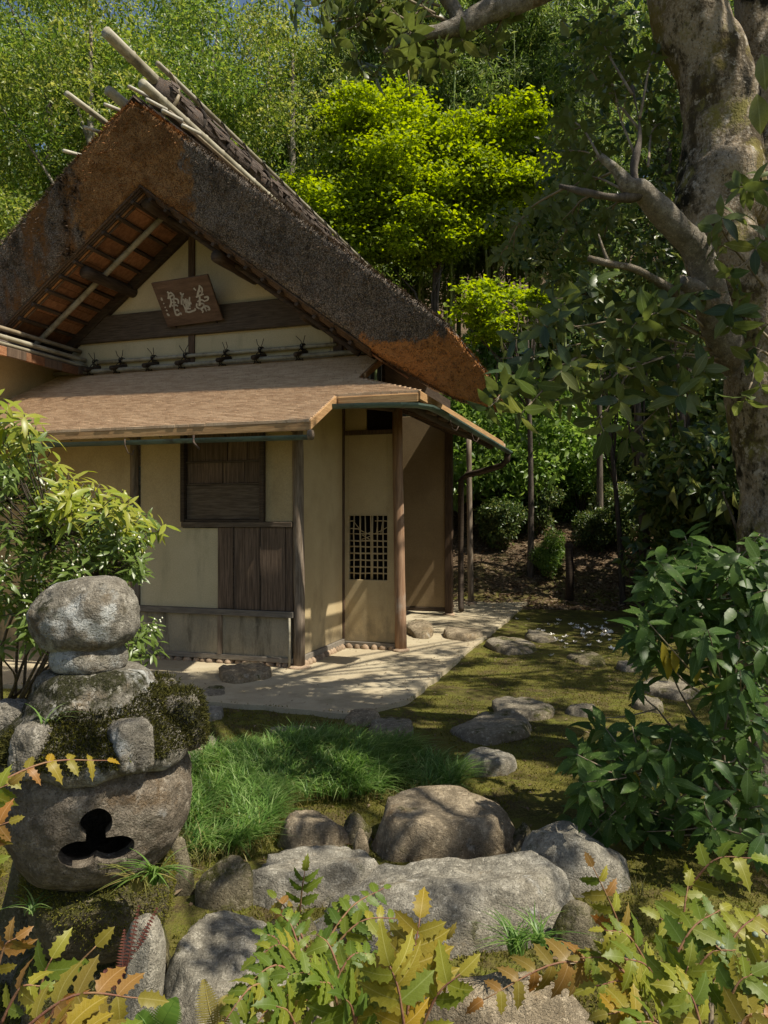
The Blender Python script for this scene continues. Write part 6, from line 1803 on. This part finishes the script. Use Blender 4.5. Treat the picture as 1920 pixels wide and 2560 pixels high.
fern('small reddish fern in front of the lantern base', 'fern_red', 305, 2500, 2.15, [(312, 2330, 0.016, 0.0), (348, 2270, 0.012, 0.0), (262, 2430, 0.017, 0.03), (392, 2275, 0.011, 0.02)])
fern('pale yellow fern at the foot of the broad dappled boulder', 'fern_dry', 545, 2600, 1.7, [(510, 2455, 0.030, 0.0), (575, 2490, 0.022, 0.02)])
fern('fresh green fern at the bottom edge between slab and boulder', 'fern', 390, 2620, 1.5, [(440, 2500, 0.032, 0.01), (345, 2540, 0.026, 0.02)])


# ------------------------------------------------------------------ grasses
def blades(base, P, D, L, W, bend, mat, name, parent=None, segs=4):
    """arching grass blades; P base points, D lean direction"""
    n = len(P); rows = []
    S = unit(np.cross(D, [0, 0, 1]) + 1e-4)
    for k in range(segs + 1):
        q = k / segs
        c_ = P + (D * (q * q * bend[:, None]) + np.array([0, 0, 1.0]) * (q - 0.42 * q ** 2.6 * bend[:, None])) * L[:, None]
        w = W[:, None] * (1 - q ** 1.8) * 0.5 + 0.0002
        rows.append(c_ - S * w); rows.append(c_ + S * w)
    V = np.stack(rows, 1).reshape(-1, 3); i = np.arange(n)[:, None] * (2 * segs + 2)
    T = np.concatenate([i + [2 * k, 2 * k + 1, 2 * k + 3, 2 * k + 2] for k in range(segs)], 1).reshape(-1, 4)
    return npmesh(name, V, T, M[mat], True)


r_ = np.random.default_rng(44)


def inpoly(x, y, poly):
    c_ = np.zeros(len(x), bool); j = len(poly) - 1
    for i in range(len(poly)):
        xi, yi = poly[i]; xj, yj = poly[j]
        c_ ^= ((yi > y) != (yj > y)) & (x < (xj - xi) * (y - yi) / (yj - yi + 1e-9) + xi); j = i
    return c_


GP = [gnd(a, b)[:2] for a, b in ((468, 2125), (455, 2010), (470, 1930), (520, 1890), (640, 1866), (900, 1862), (1040, 1880), (1140, 1925), (1150, 1962), (1060, 1985), (900, 1985), (760, 1975), (690, 2010), (680, 2075), (600, 2120))]
px0 = np.array([q[0] for q in GP]); py0 = np.array([q[1] for q in GP])
n = 24000
X = r_.uniform(px0.min(), px0.max(), n); Y = r_.uniform(py0.min(), py0.max(), n)
ok = inpoly(X, Y, GP); X, Y = X[ok], Y[ok]
keep = np.array([mnoise.noise(Vector((a * 5, b * 5, 1))) for a, b in zip(X, Y)]) > -0.28
X, Y = X[keep], Y[keep]; n = len(X)
mound = np.array([0.10 * max(0, 1 - ((a + 0.45) / 0.75) ** 2 - ((b - 4.95) / 0.5) ** 2) for a, b in zip(X, Y)])
P = np.stack([X, Y, np.array([gz(a, b) for a, b in zip(X, Y)]) + mound], 1)
an = r_.normal(0.3, 1.2, n) + 2.5 * np.array([mnoise.noise(Vector((a * 2.2, b * 2.2, 9))) for a, b in zip(X, Y)])
D = np.stack([np.cos(an), np.sin(an), 0 * an], 1)
hk = np.array([1 + 0.5 * mnoise.noise(Vector((a * 3, b * 3, 5))) for a, b in zip(X, Y)])
link('lawn_grass', blades(None, P, D, r_.uniform(0.10, 0.225, n) * hk, r_.uniform(0.006, 0.0125, n), r_.uniform(0.5, 1.35, n), 'grass', 'grass'), None, None, 'stuff')
k_ = r_.random(n) < 0.09
link('dry_grass', blades(None, P[k_] + [0.01, 0, 0], -D[k_], r_.uniform(0.06, 0.20, k_.sum()), r_.uniform(0.003, 0.006, k_.sum()), r_.uniform(0.5, 1.4, k_.sum()), 'grass_dry', 'dry_grass'), None, None, 'stuff')
# dry fringe
n = 3200
q = r_.integers(0, len(GP), n); t_ = r_.random(n)[:, None]
E_ = np.array([tuple(g_) for g_ in GP]); XY = E_[q] * (1 - t_) + E_[(q + 1) % len(GP)] * t_ + r_.normal(size=(n, 2)) * 0.05
ok = XY[:, 1] < 4.7; XY = XY[ok]; n = len(XY)
P = np.array([(a, b, gz(a, b)) for a, b in XY]); an = r_.uniform(0, 6.28, n)
link('dry_grass', blades(None, P, np.stack([np.cos(an), np.sin(an), 0 * an], 1), r_.uniform(0.05, 0.13, n), r_.uniform(0.003, 0.005, n), r_.uniform(0.5, 1.3, n), 'grass_dry', 'dry_grass'), None, None, 'stuff')


def tuft(label, p, n, L, mat='grass', w=0.006, lean=None, name='grass_tuft'):
    P = np.array([p[:]] * n) + r_.normal(size=(n, 3)) * [0.012, 0.012, 0.0]
    an = r_.uniform(0, 6.28, n); D = np.stack([np.cos(an), np.sin(an), 0 * an], 1)
    if lean: D = unit(D + np.array(lean))
    me = blades(None, P - np.array(p[:]), D, r_.uniform(0.6, 1.2, n) * L, r_.uniform(0.7, 1.2, n) * w, r_.uniform(0.6, 1.5, n), mat, name, segs=6)
    return props(link(name, me, None, Matrix.Translation(p)), label, 'grass tuft')


for (x, y, sd) in ((0.20, 0.20, 0),):
    pass
tuft('arching grass tuft growing at the right of the lantern base moss', at(388, 2210, 2.36), 40, 0.13, 'grass', 0.011, (0.1, -0.9, 0))
tuft('second grass tuft spilling over the lantern base moss', at(350, 2225, 2.34), 22, 0.12, 'grass_dry', 0.009, (-0.2, -0.9, 0))
tuft('thin leaved seedling growing on the lantern roof moss', at(125, 1830, 2.36), 10, 0.11, 'grass', 0.009)
tuft('little grass tuft between lantern base and left rock', at(80, 2285, 2.35), 14, 0.08, 'grass', 0.006)
tuft('dark grass tuft below the wedge shaped rock', at(1290, 2385, 2.45), 60, 0.13, 'grass', 0.007)
tuft('dark grass tuft below and right of the wedge shaped rock', at(1345, 2370, 2.45), 40, 0.12, 'grass', 0.007)
tuft('pale grass tuft beside the rounded striped boulder', at(1590, 2240, 3.0), 22, 0.08, 'grass_dry', 0.004)
for i, (px, py) in enumerate(((770, 2000), (800, 1995), (830, 1992), (900, 1990), (950, 1985), (860, 1998))):
    o = tuft('', gnd(px, py), 20, 0.14, 'grass', 0.006)
    props(o, 'loose tuft of green grass at the lower edge of the grass clump', 'grass tuft', 'loose grass tufts in front of the clump')
